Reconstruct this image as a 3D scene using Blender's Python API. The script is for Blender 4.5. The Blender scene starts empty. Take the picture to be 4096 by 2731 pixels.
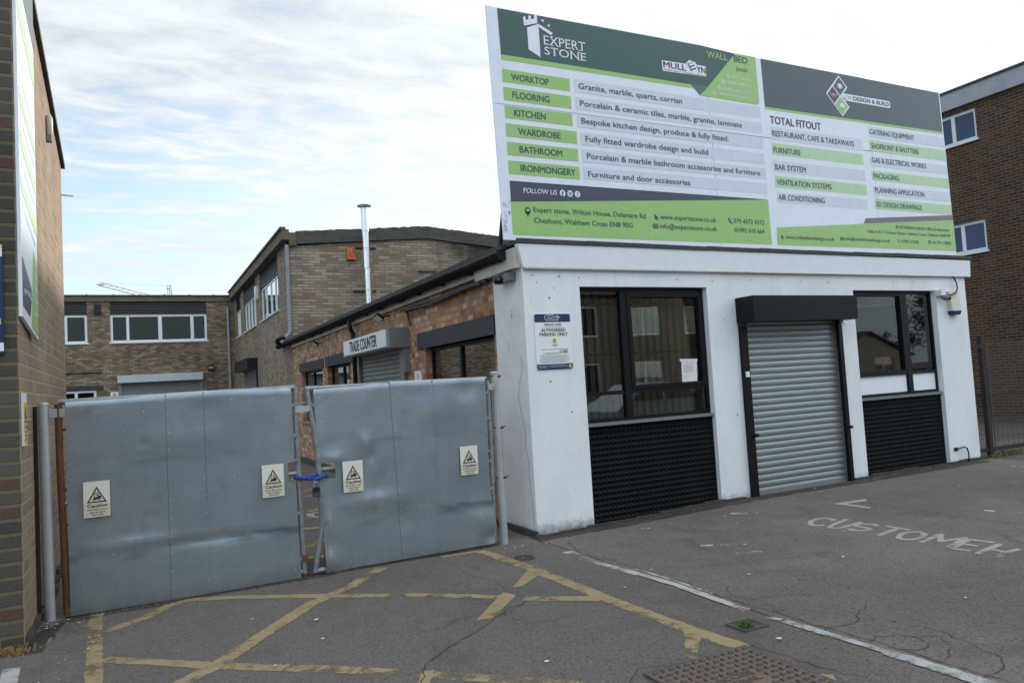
import bpy, math, random
from mathutils import Vector, Matrix, noise as mnoise
random.seed(7)
R = math.radians
SC = bpy.context.scene
COL = SC.collection
# ------------------------------------------------------------------ camera
EYE = 1.65
cam = bpy.data.cameras.new('camera'); cam.sensor_width = 36.0; cam.sensor_fit = 'HORIZONTAL'
cam.lens = 26.303; cam.clip_end = 3000; cam.clip_start = 0.05
camo = bpy.data.objects.new('camera', cam); COL.objects.link(camo); SC.camera = camo
def cam_matrix(yaw, pitch, roll):
    cy, sy = math.cos(yaw), math.sin(yaw)
    f = Vector((sy*math.cos(pitch), cy*math.cos(pitch), math.sin(pitch)))
    r = Vector((cy, -sy, 0)); d = f.cross(r)
    c, s = math.cos(roll), math.sin(roll)
    r2 = c*r + s*d; d2 = -s*r + c*d
    m = Matrix((r2, -d2, -f)).transposed().to_4x4(); m.translation = (0, 0, EYE)
    return m
camo.matrix_world = cam_matrix(.46796, .05624, .05866)
# ------------------------------------------------------------------ light
SUN_EL = math.atan2(.281, 1.166); SUN_AZ = math.atan2(1.0, .6)      # azimuth from +Y towards +X
sd = Vector((math.sin(SUN_AZ)*math.cos(SUN_EL), math.cos(SUN_AZ)*math.cos(SUN_EL), math.sin(SUN_EL)))
sun = bpy.data.lights.new('sun', 'SUN'); sun.energy = 2.0; sun.angle = R(1.0); sun.color = (1, .92, .82)
suno = bpy.data.objects.new('sun', sun); COL.objects.link(suno)
suno.rotation_euler = sd.to_track_quat('Z', 'Y').to_euler()
SC.view_settings.view_transform = 'Standard'; SC.view_settings.look = 'None'
SC.view_settings.exposure = 0.95; SC.view_settings.gamma = 1.0

W = bpy.data.worlds.new('World'); SC.world = W; W.use_nodes = True
class NT:
    def __init__(s, nt): s.nt = nt; s.n = nt.nodes; s.l = nt.links
    def node(s, t, **k):
        n = s.n.new(t)
        for a, b in k.items(): setattr(n, a, b)
        return n
    def put(s, inp, v):
        if v is None: return
        if hasattr(v, 'is_output') or isinstance(v, bpy.types.NodeSocket): s.l.new(v, inp)
        else:
            if hasattr(inp.default_value, '__len__') and not isinstance(v, str):
                v = tuple(v) if hasattr(v, '__len__') else (v,)*len(inp.default_value)
                if len(v) == 3 and len(inp.default_value) == 4: v = (*v, 1)
            inp.default_value = v
    def math(s, op, a, b=None, c=None, clamp=False):
        n = s.node('ShaderNodeMath', operation=op, use_clamp=clamp)
        for i, v in enumerate((a, b, c)):
            if v is not None: s.put(n.inputs[i], v)
        return n.outputs[0]
    def mix(s, f, a, b, mode='MIX'):
        n = s.node('ShaderNodeMix', data_type='RGBA', blend_type=mode)
        s.put(n.inputs[0], f); s.put(n.inputs[6], a); s.put(n.inputs[7], b)
        return n.outputs[2]
    def ramp(s, f, stops, interp='LINEAR'):
        n = s.node('ShaderNodeValToRGB'); e = n.color_ramp.elements; n.color_ramp.interpolation = interp
        while len(e) < len(stops): e.new(.5)
        for i, (p, c) in enumerate(stops):
            e[i].position = p; c = c if hasattr(c, '__len__') else (c, c, c); e[i].color = (*c[:3], 1)
        s.put(n.inputs[0], f); return n.outputs[0]
    def mapr(s, v, a, b, c=0., d=1., smooth=False):
        n = s.node('ShaderNodeMapRange', clamp=True, interpolation_type='SMOOTHSTEP' if smooth else 'LINEAR')
        for i, x in enumerate((v, a, b, c, d)): s.put(n.inputs[i], x)
        return n.outputs[0]
    def noise(s, vec, scale, detail=4, rough=.55, dist=0., dim='3D'):
        n = s.node('ShaderNodeTexNoise', noise_dimensions=dim)
        s.put(n.inputs['Vector'], vec); s.put(n.inputs['Scale'], scale); s.put(n.inputs['Detail'], detail)
        s.put(n.inputs['Roughness'], rough); s.put(n.inputs['Distortion'], dist)
        return n.outputs['Fac']
    def sep(s, v):
        n = s.node('ShaderNodeSeparateXYZ'); s.put(n.inputs[0], v); return n.outputs
    def comb(s, x, y, z):
        n = s.node('ShaderNodeCombineXYZ')
        for i, v in enumerate((x, y, z)): s.put(n.inputs[i], v)
        return n.outputs[0]
    def vmul(s, v, k):
        n = s.node('ShaderNodeVectorMath', operation='MULTIPLY'); s.put(n.inputs[0], v); s.put(n.inputs[1], k); return n.outputs[0]
def build_world():
    t = NT(W.node_tree); t.n.clear()
    out = t.node('ShaderNodeOutputWorld')
    sky = t.node('ShaderNodeTexSky', sky_type='NISHITA'); sky.sun_disc = False
    sky.sun_elevation = SUN_EL; sky.sun_rotation = SUN_AZ; sky.air_density = 1.0; sky.dust_density = 1.2; sky.ozone_density = 1.5
    b1 = t.node('ShaderNodeBackground'); t.put(b1.inputs[0], sky.outputs[0]); b1.inputs[1].default_value = .15
    tc = t.node('ShaderNodeTexCoord'); x, y, z = t.sep(tc.outputs['Generated'])
    zz = t.math('ADD', t.math('MAXIMUM', z, 0.0), .10)
    u = t.math('DIVIDE', x, zz); v = t.math('DIVIDE', y, zz)
    p = t.comb(u, v, 0.)
    mp = t.node('ShaderNodeMapping'); t.put(mp.inputs[0], p); mp.inputs['Rotation'].default_value = (0, 0, R(24)); mp.inputs['Scale'].default_value = (.75, 1.45, 1)
    p2 = mp.outputs[0]
    big = t.noise(p2, .50, 4, .5, .3)
    mid = t.noise(p2, 1.9, 7, .60, .45)
    fine = t.noise(p2, 6.5, 5, .6, .5)
    s = t.math('ADD', t.math('MULTIPLY', big, .40), t.math('ADD', t.math('MULTIPLY', mid, .34), t.math('MULTIPLY', fine, .26)))
    sunv = t.node('ShaderNodeVectorMath', operation='DOT_PRODUCT'); t.put(sunv.inputs[0], tc.outputs['Generated']); sunv.inputs[1].default_value = sd
    dot = t.mapr(sunv.outputs['Value'], .0, 1., 0., 1.)
    behind = t.mapr(y, .25, -.55, 0., .56, smooth=True)  # extra cloud brightness added behind the camera to light the front walls
    lift = t.math('ADD', t.mapr(z, .04, .45, -.130, .055), t.math('MULTIPLY', dot, .13))
    cov = t.mapr(t.math('ADD', s, lift), .445, .60, 0.06, 1., smooth=True)
    dense = t.mapr(t.math('ADD', t.math('MULTIPLY', mid, .5), t.math('MULTIPLY', fine, .5)), .34, .62, .76, 1.08)
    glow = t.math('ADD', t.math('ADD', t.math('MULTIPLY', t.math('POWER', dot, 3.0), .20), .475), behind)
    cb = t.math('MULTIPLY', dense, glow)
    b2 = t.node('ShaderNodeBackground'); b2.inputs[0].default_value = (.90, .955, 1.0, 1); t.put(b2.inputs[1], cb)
    hz = t.mapr(z, 0., .30, .85, 0., smooth=True)
    hzb = t.node('ShaderNodeBackground'); hzb.inputs[0].default_value = (.58, .735, .90, 1); t.put(hzb.inputs[1], t.math('ADD', t.math('MULTIPLY', dot, .25), .52))
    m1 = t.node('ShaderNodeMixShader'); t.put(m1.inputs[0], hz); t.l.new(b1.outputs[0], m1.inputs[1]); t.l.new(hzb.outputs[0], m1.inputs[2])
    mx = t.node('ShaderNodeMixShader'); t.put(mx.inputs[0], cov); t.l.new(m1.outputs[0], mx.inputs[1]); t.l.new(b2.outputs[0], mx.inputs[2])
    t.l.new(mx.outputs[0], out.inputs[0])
build_world()

# ------------------------------------------------------------------ materials
MATS = {}
def newmat(name):
    m = bpy.data.materials.new(name); m.use_nodes = True; t = NT(m.node_tree)
    b = t.n['Principled BSDF']; MATS[name] = m
    return m, t, b
def objco(t): return t.node('ShaderNodeTexCoord').outputs['Object']
def bump(t, b, h, dist=.01, strength=1.):
    n = t.node('ShaderNodeBump'); n.inputs['Distance'].default_value = dist; n.inputs['Strength'].default_value = strength
    t.put(n.inputs['Height'], h); t.l.new(n.outputs[0], b.inputs['Normal'])
def mottled(name, c1, c2, rough=.6, scale=6., metal=0., bumpd=0., spec=.5, fine=60., stretch=(1, 1, 1), r2=None):
    m, t, b = newmat(name); co = t.vmul(objco(t), stretch)
    n = t.noise(co, scale, 6, .65); f = t.noise(co, fine, 3, .6)
    k = t.math('ADD', t.math('MULTIPLY', t.mapr(n, .3, .7), .7), t.math('MULTIPLY', f, .3))
    t.put(b.inputs['Base Color'], t.mix(k, c1, c2))
    t.put(b.inputs['Roughness'], rough if r2 is None else t.mapr(n, .3, .7, rough, r2)); b.inputs['Metallic'].default_value = metal
    b.inputs['Specular IOR Level'].default_value = spec
    if bumpd: bump(t, b, k, bumpd)
    return m
def plain(name, c, rough=.5, metal=0., spec=.5):
    return mottled(name, tuple(x*.93 for x in c), tuple(min(1, x*1.05) for x in c), rough, 9., metal, spec=spec)
def brick(name, cols, mortar, bw=.225, bh=.075, ms=.011, dirt=(.5, .45), dirtk=.35, bias=0., topdirt=None, patch=None, offs=.5, bumpd=.006, freq=2):
    m, t, b = newmat(name); co = objco(t); x, y, z = t.sep(co)
    wob = t.noise(co, 3., 2); u = t.math('ADD', x, y)
    zz = t.math('ADD', z, t.math('MULTIPLY', t.math('SUBTRACT', wob, .5), .006))
    br = t.node('ShaderNodeTexBrick'); br.offset = offs; br.offset_frequency = freq; br.squash = 1.0
    t.put(br.inputs['Vector'], t.comb(u, zz, 0.)); br.inputs['Scale'].default_value = 1.
    br.inputs['Color1'].default_value = (0, 0, 0, 1); br.inputs['Color2'].default_value = (1, 1, 1, 1); br.inputs['Mortar'].default_value = (.5, .5, .5, 1)
    br.inputs['Mortar Size'].default_value = ms; br.inputs['Mortar Smooth'].default_value = .25; br.inputs['Bias'].default_value = bias
    br.inputs['Brick Width'].default_value = bw; br.inputs['Row Height'].default_value = bh
    n = len(cols); st = [(i/n, c) for i, c in enumerate(cols)]
    tone = t.ramp(br.outputs['Color'], st, 'CONSTANT')
    tone2 = t.ramp(br.outputs['Color'], [(i/max(1, n-1), c) for i, c in enumerate(cols)])
    c = t.mix(.6, tone2, tone)
    f1 = t.noise(co, 55., 4, .7); c = t.mix(1., c, t.ramp(f1, [(.25, .72), (.75, 1.22)]), 'MULTIPLY')
    mo = t.mix(t.noise(co, 30., 3), tuple(v*.8 for v in mortar), tuple(v*1.15 for v in mortar))
    c = t.mix(br.outputs['Fac'], c, mo)
    dn = t.noise(t.vmul(co, (.7, .7, .35)), 1.3, 6, .62)
    c = t.mix(1., c, t.ramp(dn, [(dirt[1]-.18, 1-dirtk), (dirt[0]+.1, 1.05)]), 'MULTIPLY')
    if patch:   # (centre x+y, z, radius u, radius z, colour)
        pu, pz, ru, rz, pc = patch
        d = t.math('SQRT', t.math('ADD', t.math('POWER', t.math('DIVIDE', t.math('SUBTRACT', u, pu), ru), 2.), t.math('POWER', t.math('DIVIDE', t.math('SUBTRACT', z, pz), rz), 2.)))
        k = t.mapr(t.math('ADD', d, t.math('MULTIPLY', t.math('SUBTRACT', dn, .5), 2.2)), .45, 1.15, .8, 0.)
        c = t.mix(k, c, pc)
    if topdirt:
        z0, z1, k = topdirt
        g = t.math('MULTIPLY', t.mapr(t.math('ADD', z, t.math('MULTIPLY', dn, .8)), z0, z1), k)
        c = t.mix(g, c, (.035, .033, .03))
    t.put(b.inputs['Base Color'], c); b.inputs['Roughness'].default_value = .85; b.inputs['Specular IOR Level'].default_value = .3
    bump(t, b, t.math('ADD', t.math('MULTIPLY', t.math('SUBTRACT', 1., br.outputs['Fac']), 1.), t.math('MULTIPLY', f1, .35)), bumpd)
    return m
brick('brick_tan', [(0.235, 0.167, 0.114), (0.300, 0.237, 0.179), (0.360, 0.302, 0.244), (0.250, 0.202, 0.157), (0.330, 0.268, 0.206), (0.200, 0.136, 0.092)], (.20, .165, .115), dirtk=.30)
brick('brick_gable', [(0.235, 0.167, 0.114), (0.300, 0.237, 0.179), (0.380, 0.328, 0.271), (0.270, 0.217, 0.168), (0.350, 0.288, 0.223), (0.210, 0.147, 0.098)], (.20, .165, .115), bw=.33, bh=.082, dirtk=.28, patch=(5.75, 5.75, 1.7, .8, (.03, .028, .026)))
brick('brick_back', [(0.200, 0.141, 0.092), (0.290, 0.222, 0.157), (0.380, 0.313, 0.239), (0.240, 0.171, 0.119), (0.170, 0.116, 0.076), (0.310, 0.252, 0.190)], (.14, .115, .08), dirtk=.40)
brick('brick_orange', [(.42, .215, .115), (.50, .30, .175), (.34, .15, .085), (.55, .38, .24), (.39, .20, .115), (.28, .115, .07), (.60, .46, .32), (.45, .24, .14)], (.31, .225, .155), bw=.16, bh=.085, ms=.010, dirtk=.30)
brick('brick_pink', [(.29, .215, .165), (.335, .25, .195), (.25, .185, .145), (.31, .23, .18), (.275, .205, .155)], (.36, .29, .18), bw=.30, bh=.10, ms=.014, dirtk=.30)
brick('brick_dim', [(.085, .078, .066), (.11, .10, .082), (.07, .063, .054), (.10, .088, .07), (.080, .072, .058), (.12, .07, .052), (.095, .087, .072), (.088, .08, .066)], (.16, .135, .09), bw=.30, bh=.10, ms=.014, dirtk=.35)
brick('brick_brown', [(.056, .030, .022), (.098, .042, .03), (.068, .035, .026), (.042, .028, .022), (.115, .052, .034), (.064, .030, .022)], (.145, .115, .08), ms=.012, dirtk=.22)
brick('house_pale', [(.30, .27, .235), (.36, .33, .29), (.33, .29, .25)], (.36, .33, .29), dirtk=.15)
brick('brick_house', [(.10, .075, .055), (.14, .105, .08), (.12, .09, .07)], (.15, .13, .11), dirtk=.2)

def tile_white():
    m, t, b = newmat('white_mosaic'); co = objco(t); x, y, z = t.sep(co)
    br = t.node('ShaderNodeTexBrick'); br.offset = 0.; t.put(br.inputs['Vector'], t.comb(t.math('ADD', x, y), z, 0.))
    br.inputs['Scale'].default_value = 1.; br.inputs['Color1'].default_value = (0, 0, 0, 1); br.inputs['Color2'].default_value = (1, 1, 1, 1)
    br.inputs['Mortar Size'].default_value = .0022; br.inputs['Mortar Smooth'].default_value = .3; br.inputs['Brick Width'].default_value = .024; br.inputs['Row Height'].default_value = .024
    c = t.mix(br.outputs['Color'], (.82, .845, .88), (.86, .88, .91))
    c = t.mix(br.outputs['Fac'], c, (.66, .69, .73))
    stk = t.noise(t.vmul(co, (7, 7, .5)), 1., 5, .65); c = t.mix(t.math('MULTIPLY', t.mapr(stk, .55, .75), t.mapr(z, 1.2, 2.9, .0, .35)), c, (.48, .48, .47))
    n = t.noise(t.vmul(co, (1, 1, .5)), 1.8, 6, .6); c = t.mix(1., c, t.ramp(n, [(.3, .90), (.62, 1.02)]), 'MULTIPLY')
    g = t.mapr(t.math('ADD', z, t.math('MULTIPLY', t.math('SUBTRACT', t.noise(co, 14., 5, .7), .5), .22)), .0, .15, .9, 0.)
    c = t.mix(g, c, (.06, .055, .045))
    sp = t.noise(co, 26., 2, .5); c = t.mix(t.mapr(sp, .76, .80), c, (.25, .2, .16))
    t.put(b.inputs['Base Color'], c); b.inputs['Roughness'].default_value = .45
    bump(t, b, t.math('ADD', t.math('SUBTRACT', 1., br.outputs['Fac']), t.math('MULTIPLY', t.noise(co, 3., 4), 6.)), .0005)
tile_white()
def render_white():
    m, t, b = newmat('white_render'); co = objco(t); x, y, z = t.sep(co)
    n = t.noise(co, 2.2, 6, .6); c = t.ramp(n, [(.3, (.66, .68, .70)), (.6, (.78, .80, .82))])
    g = t.mapr(t.math('ADD', z, t.math('MULTIPLY', t.noise(co, 9., 5, .7), .2)), .06, .22, .85, 0.)
    c = t.mix(g, c, (.07, .065, .055))
    t.put(b.inputs['Base Color'], c); b.inputs['Roughness'].default_value = .55
    bump(t, b, t.noise(co, 7., 5, .6), .006)
render_white()
def galv():
    m, t, b = newmat('gate_zinc'); co = objco(t); x, y, z = t.sep(co)
    n = t.noise(t.vmul(co, (1, 1, 1.6)), 1.6, 6, .62, .4); c = t.ramp(n, [(.25, (.255, .305, .34)), (.5, (.305, .36, .395)), (.75, (.36, .41, .45))])
    v = t.noise(t.vmul(co, (9, 9, .9)), 1., 5, .6); c = t.mix(1., c, t.ramp(v, [(.3, .94), (.7, 1.04)]), 'MULTIPLY')
    fine = t.noise(co, 90., 3, .6); c = t.mix(1., c, t.ramp(fine, [(.3, .95), (.7, 1.05)]), 'MULTIPLY')
    sm = t.noise(t.vmul(co, (1.3, 1.3, 4.5)), 1.3, 6, .6, .6)
    band = t.ramp(t.math('DIVIDE', z, 1.8), [(0., .25), (.04, .05), (.21, .0), (.245, .8), (.265, .8), (.28, .05), (.63, .05), (.66, .5), (.68, .1), (.86, .05), (.90, .7), (.92, .5), (.95, .0)])
    k = t.math('MULTIPLY', t.mapr(sm, .47, .66), t.math('ADD', t.math('MULTIPLY', band, .80), .03), clamp=True)
    c = t.mix(k, c, (.075, .095, .115))
    gr = t.noise(co, 2.4, 4, .6); olive = t.math('MULTIPLY', t.mapr(gr, .56, .72), t.ramp(t.math('DIVIDE', z, 1.8), [(.1, 0.), (.3, .45), (.5, .4), (.6, 0.)]))
    c = t.mix(olive, c, (.13, .135, .105))
    low = t.math('MULTIPLY', t.mapr(z, .0, .16, .55, 0.), t.noise(co, 12., 4)); c = t.mix(low, c, (.10, .11, .085))
    t.put(b.inputs['Base Color'], c); b.inputs['Metallic'].default_value = .58
    t.put(b.inputs['Roughness'], t.mapr(n, .3, .7, .36, .24)); bump(t, b, t.noise(co, 4., 3), .003)
galv()
mottled('zinc_tube', (.15, .165, .175), (.36, .38, .39), .45, 14., .5, .002, fine=120)
mottled('rusty_steel', (.075, .028, .014), (.17, .075, .035), .85, 10., .1, .003)
mottled('post_paint', (.34, .36, .38), (.50, .52, .54), .42, 7., .35)
mottled('shutter_steel', (.215, .245, .255), (.32, .355, .365), .40, 5., .5, stretch=(.4, .4, 6))
mottled('shutter_grey', (.18, .19, .19), (.25, .26, .26), .5, 5., .3)
mottled('bright_steel', (.55, .58, .60), (.72, .75, .78), .30, 5., .7)
mottled('flue_steel', (.74, .71, .68), (.88, .85, .82), .22, 9., .95, stretch=(1, 1, .3))
plain('black_paint', (.006, .0063, .0075), .45, spec=.2)
plain('black_plastic', (.008, .008, .010), .22)
plain('dark_lintel', (.028, .031, .042), .6)
mottled('tile_black', (.005, .006, .0062), (.013, .015, .016), .5, 4., spec=.14)
plain('white_upvc', (.72, .75, .78), .35)
plain('white_board', (.80, .835, .88), .4)
plain('sill_grey', (.16, .18, .18), .6)
mottled('cream_fascia', (.42, .40, .35), (.58, .56, .50), .6, 5.)
mottled('concrete_dark', (.045, .043, .04), (.12, .115, .105), .9, 4., bumpd=.01, stretch=(1, 1, 2.2))
mottled('concrete_moss', (.07, .065, .045), (.18, .165, .10), .9, 2.5, bumpd=.01, stretch=(.6, .6, 3))
mottled('concrete_pale', (.30, .31, .34), (.42, .43, .47), .8, 3.)
mottled('felt', (.022, .023, .025), (.075, .077, .08), .8, 12., bumpd=.004)
mottled('plinth_dirt', (.025, .023, .02), (.085, .078, .065), .95, 9., bumpd=.012)
plain('cladding_black', (.011, .0125, .017), .45, spec=.35)
mottled('grey_pipe', (.20, .215, .23), (.32, .335, .35), .5, 6.)
mottled('manhole_rust', (.13, .088, .062), (.21, .14, .10), .8, 16., .15, .002)
mottled('stud_steel', (.09, .085, .083), (.15, .14, .135), .5, 20., .4)
mottled('blue_strap', (.012, .035, .20), (.02, .07, .38), .6, 30., bumpd=.003)
plain('seam_shadow', (.06, .07, .08), .5)
plain('padlock_black', (.012, .016, .022), .35)
plain('brass', (.35, .26, .12), .35, .8)
plain('sign_white', (.80, .82, .83), .35)
plain('caution_white', (.70, .69, .62), .5)
plain('caution_cream', (.60, .57, .45), .5)
plain('ink_black', (.012, .012, .014), .5)
plain('ink_grey', (.055, .075, .085), .45)
plain('art_white', (.77, .82, .90), .33)
plain('art_strip', (.63, .69, .76), .33)
plain('art_green', (.33, .55, .18), .33)
plain('art_green_pale', (.47, .66, .41), .33)
plain('art_dark', (.032, .072, .082), .30)
plain('art_slate', (.056, .088, .102), .30)
plain('art_teal', (.034, .088, .084), .30)
plain('art_tri', (.045, .16, .11), .33)
plain('art_navy', (.055, .062, .095), .33)
plain('art_maroon', (.12, .045, .055), .4)
plain('art_taupe', (.19, .155, .165), .4)
plain('art_stain', (.54, .58, .63), .5)
plain('navy_sign', (.012, .035, .10), .35)
plain('sign_yellow', (.62, .50, .05), .45)
plain('pale_yellow', (.70, .58, .20), .45)
plain('orange_box', (.60, .13, .03), .45)
plain('alarm_cream', (.62, .60, .50), .4)
plain('alarm_blue', (.01, .02, .12), .3)
mottled('paper', (.72, .73, .74), (.80, .80, .80), .7)
plain('curtain', (.33, .30, .25), .9)
plain('curtain_pale', (.24, .255, .235), .9)
plain('room_dark', (.03, .028, .024), .9)
plain('crane_steel', (.85, .76, .70), .6)
plain('crane_dark', (.36, .37, .40), .6)
plain('fence_post', (.028, .020, .017), .8)
plain('fence_wire', (.10, .10, .095), .6, .3)
plain('roof_tile', (.10, .055, .04), .8)
plain('car_silver', (.50, .51, .50), .25, .3)
plain('tyre', (.015, .015, .015), .8)
plain('bark', (.07, .05, .035), .9)
mottled('litter_white', (.5, .5, .48), (.75, .75, .72), .8)
mottled('grass_green', (.05, .10, .02), (.12, .17, .04), .8)
mottled('grass_dry', (.20, .12, .04), (.34, .23, .09), .9)
mottled('leaf', (.025, .05, .018), (.06, .09, .03), .7)
mottled('moss_soil', (.035, .035, .018), (.10, .085, .045), .95, 12., bumpd=.02)
def glass(name, tint, rmin=.05):
    m, t, b = newmat(name); t.n.remove(b); out = t.n['Material Output']
    tr = t.node('ShaderNodeBsdfTransparent'); tr.inputs[0].default_value = (*tint, 1)
    gl = t.node('ShaderNodeBsdfGlossy'); gl.inputs['Roughness'].default_value = .015; gl.inputs[0].default_value = (.9, .95, .95, 1)
    fr = t.node('ShaderNodeFresnel'); fr.inputs[0].default_value = 1.55
    co = objco(t); nb = t.node('ShaderNodeBump'); nb.inputs['Distance'].default_value = .0006; t.put(nb.inputs['Height'], t.noise(co, 1.3, 2))
    t.l.new(nb.outputs[0], gl.inputs['Normal'])
    mx = t.node('ShaderNodeMixShader'); t.put(mx.inputs[0], t.math('ADD', t.math('MULTIPLY', fr.outputs[0], 1.05), rmin, clamp=True))
    t.l.new(tr.outputs[0], mx.inputs[1]); t.l.new(gl.outputs[0], mx.inputs[2]); t.l.new(mx.outputs[0], out.inputs[0])
glass('window_glass', (.78, .82, .80), .02)
glass('mirror_glass', (.10, .12, .14), .30)
glass('dark_glass', (.12, .13, .14), .0)
plain('blue_glass', (.045, .072, .14), .12, spec=.35)
glass('sky_glass', (.1, .12, .14), .62)
plain('blue_room', (.02, .035, .10), .9)

def asphalt(name, base, base2, chips, chipk, cracks=0., crackscale=.8, wet=.0):
    m, t, b = newmat(name); co = objco(t)
    n = t.noise(co, .55, 6, .6); n2 = t.noise(co, 3.5, 5, .65)
    k = t.math('ADD', t.math('MULTIPLY', t.mapr(n, .3, .7), .6), t.math('MULTIPLY', t.mapr(n2, .3, .7), .4))
    c = t.mix(k, base, base2)
    vo = t.node('ShaderNodeTexVoronoi'); t.put(vo.inputs['Vector'], co); vo.inputs['Scale'].default_value = 95.
    r = t.sep(vo.outputs['Color'])[0]
    chip = t.math('MULTIPLY', t.mapr(r, .62, 1.), t.mapr(vo.outputs['Distance'], .55, .2)); c = t.mix(t.math('MULTIPLY', chip, chipk), c, chips)
    pit = t.math('MULTIPLY', t.mapr(r, .30, .0), .55); c = t.mix(pit, c, (.018, .017, .017))
    gr = t.noise(co, 210., 2, .6); c = t.mix(1., c, t.ramp(gr, [(.3, .72), (.7, 1.28)]), 'MULTIPLY')
    st = t.noise(co, 1.1, 4, .6, .6); c = t.mix(t.mapr(st, .55, .75, 0., .5), c, tuple(x*.55 for x in base))
    st2 = t.noise(co, .33, 5, .6, .8); c = t.mix(1., c, t.ramp(st2, [(.32, .78), (.5, 1.0), (.68, 1.2)]), 'MULTIPLY')
    h = t.math('ADD', t.math('MULTIPLY', gr, .6), t.math('MULTIPLY', vo.outputs['Distance'], .4))
    if cracks:
        w = t.node('ShaderNodeTexNoise'); t.put(w.inputs['Vector'], co); w.inputs['Scale'].default_value = 2.2; w.inputs['Detail'].default_value = 5.
        off = t.node('ShaderNodeVectorMath', operation='MULTIPLY_ADD'); t.l.new(w.outputs['Color'], off.inputs[0]); off.inputs[1].default_value = (.5, .5, 0); t.put(off.inputs[2], co)
        v2 = t.node('ShaderNodeTexVoronoi', feature='DISTANCE_TO_EDGE'); t.put(v2.inputs['Vector'], off.outputs[0]); v2.inputs['Scale'].default_value = crackscale
        msk = t.mapr(t.noise(co, .7, 3, .5), .50, .60)
        ck = t.math('MULTIPLY', t.mapr(v2.outputs['Distance'], .007, .0015), t.math('MULTIPLY', msk, cracks))
        c = t.mix(ck, c, (.015, .014, .013))
    t.put(b.inputs['Base Color'], c); b.inputs['Roughness'].default_value = .88; b.inputs['Specular IOR Level'].default_value = .28
    bump(t, b, h, .006, .9)
asphalt('asphalt_chip', (.124, .110, .101), (.156, .140, .129), (.29, .272, .25), .6, .25, .45)
asphalt('asphalt_smooth', (.129, .118, .104), (.192, .176, .156), (.29, .275, .25), .35, .25, 1.1)
asphalt('road_tar', (.05, .05, .05), (.065, .065, .065), (.2, .2, .2), .4)
def worn(name, c1, c2, lo, hi, streak=(1, 1, 1)):
    m, t, b = newmat(name); out = t.n['Material Output']; co = objco(t)
    n = t.noise(t.vmul(co, streak), 4.5, 8, .72); g = t.noise(co, 130., 2, .6); big = t.noise(co, .9, 2)
    s = t.math('ADD', t.math('MULTIPLY', n, .62), t.math('ADD', t.math('MULTIPLY', g, .18), t.math('MULTIPLY', big, .35)))
    k = t.mapr(s, lo, hi)
    c = t.mix(t.mapr(n, .3, .7), c1, c2); c = t.mix(t.mapr(g, .58, .72, 0., .45), c, (.09, .08, .07))
    t.put(b.inputs['Base Color'], c); b.inputs['Roughness'].default_value = .8
    tr = t.node('ShaderNodeBsdfTransparent'); mx = t.node('ShaderNodeMixShader')
    t.put(mx.inputs[0], k); t.l.new(tr.outputs[0], mx.inputs[1]); t.l.new(b.outputs[0], mx.inputs[2]); t.l.new(mx.outputs[0], out.inputs[0])
worn('yellow_paint', (.245, .185, .10), (.325, .25, .14), .46, .56)
worn('yellow_paint_worn', (.24, .185, .10), (.32, .25, .14), .545, .61)
worn('white_line', (.33, .335, .33), (.46, .465, .455), .49, .59)
worn('white_line_worn', (.33, .34, .34), (.44, .45, .45), .53, .62)
worn('white_letters', (.28, .275, .26), (.39, .38, .365), .39, .52)

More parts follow.
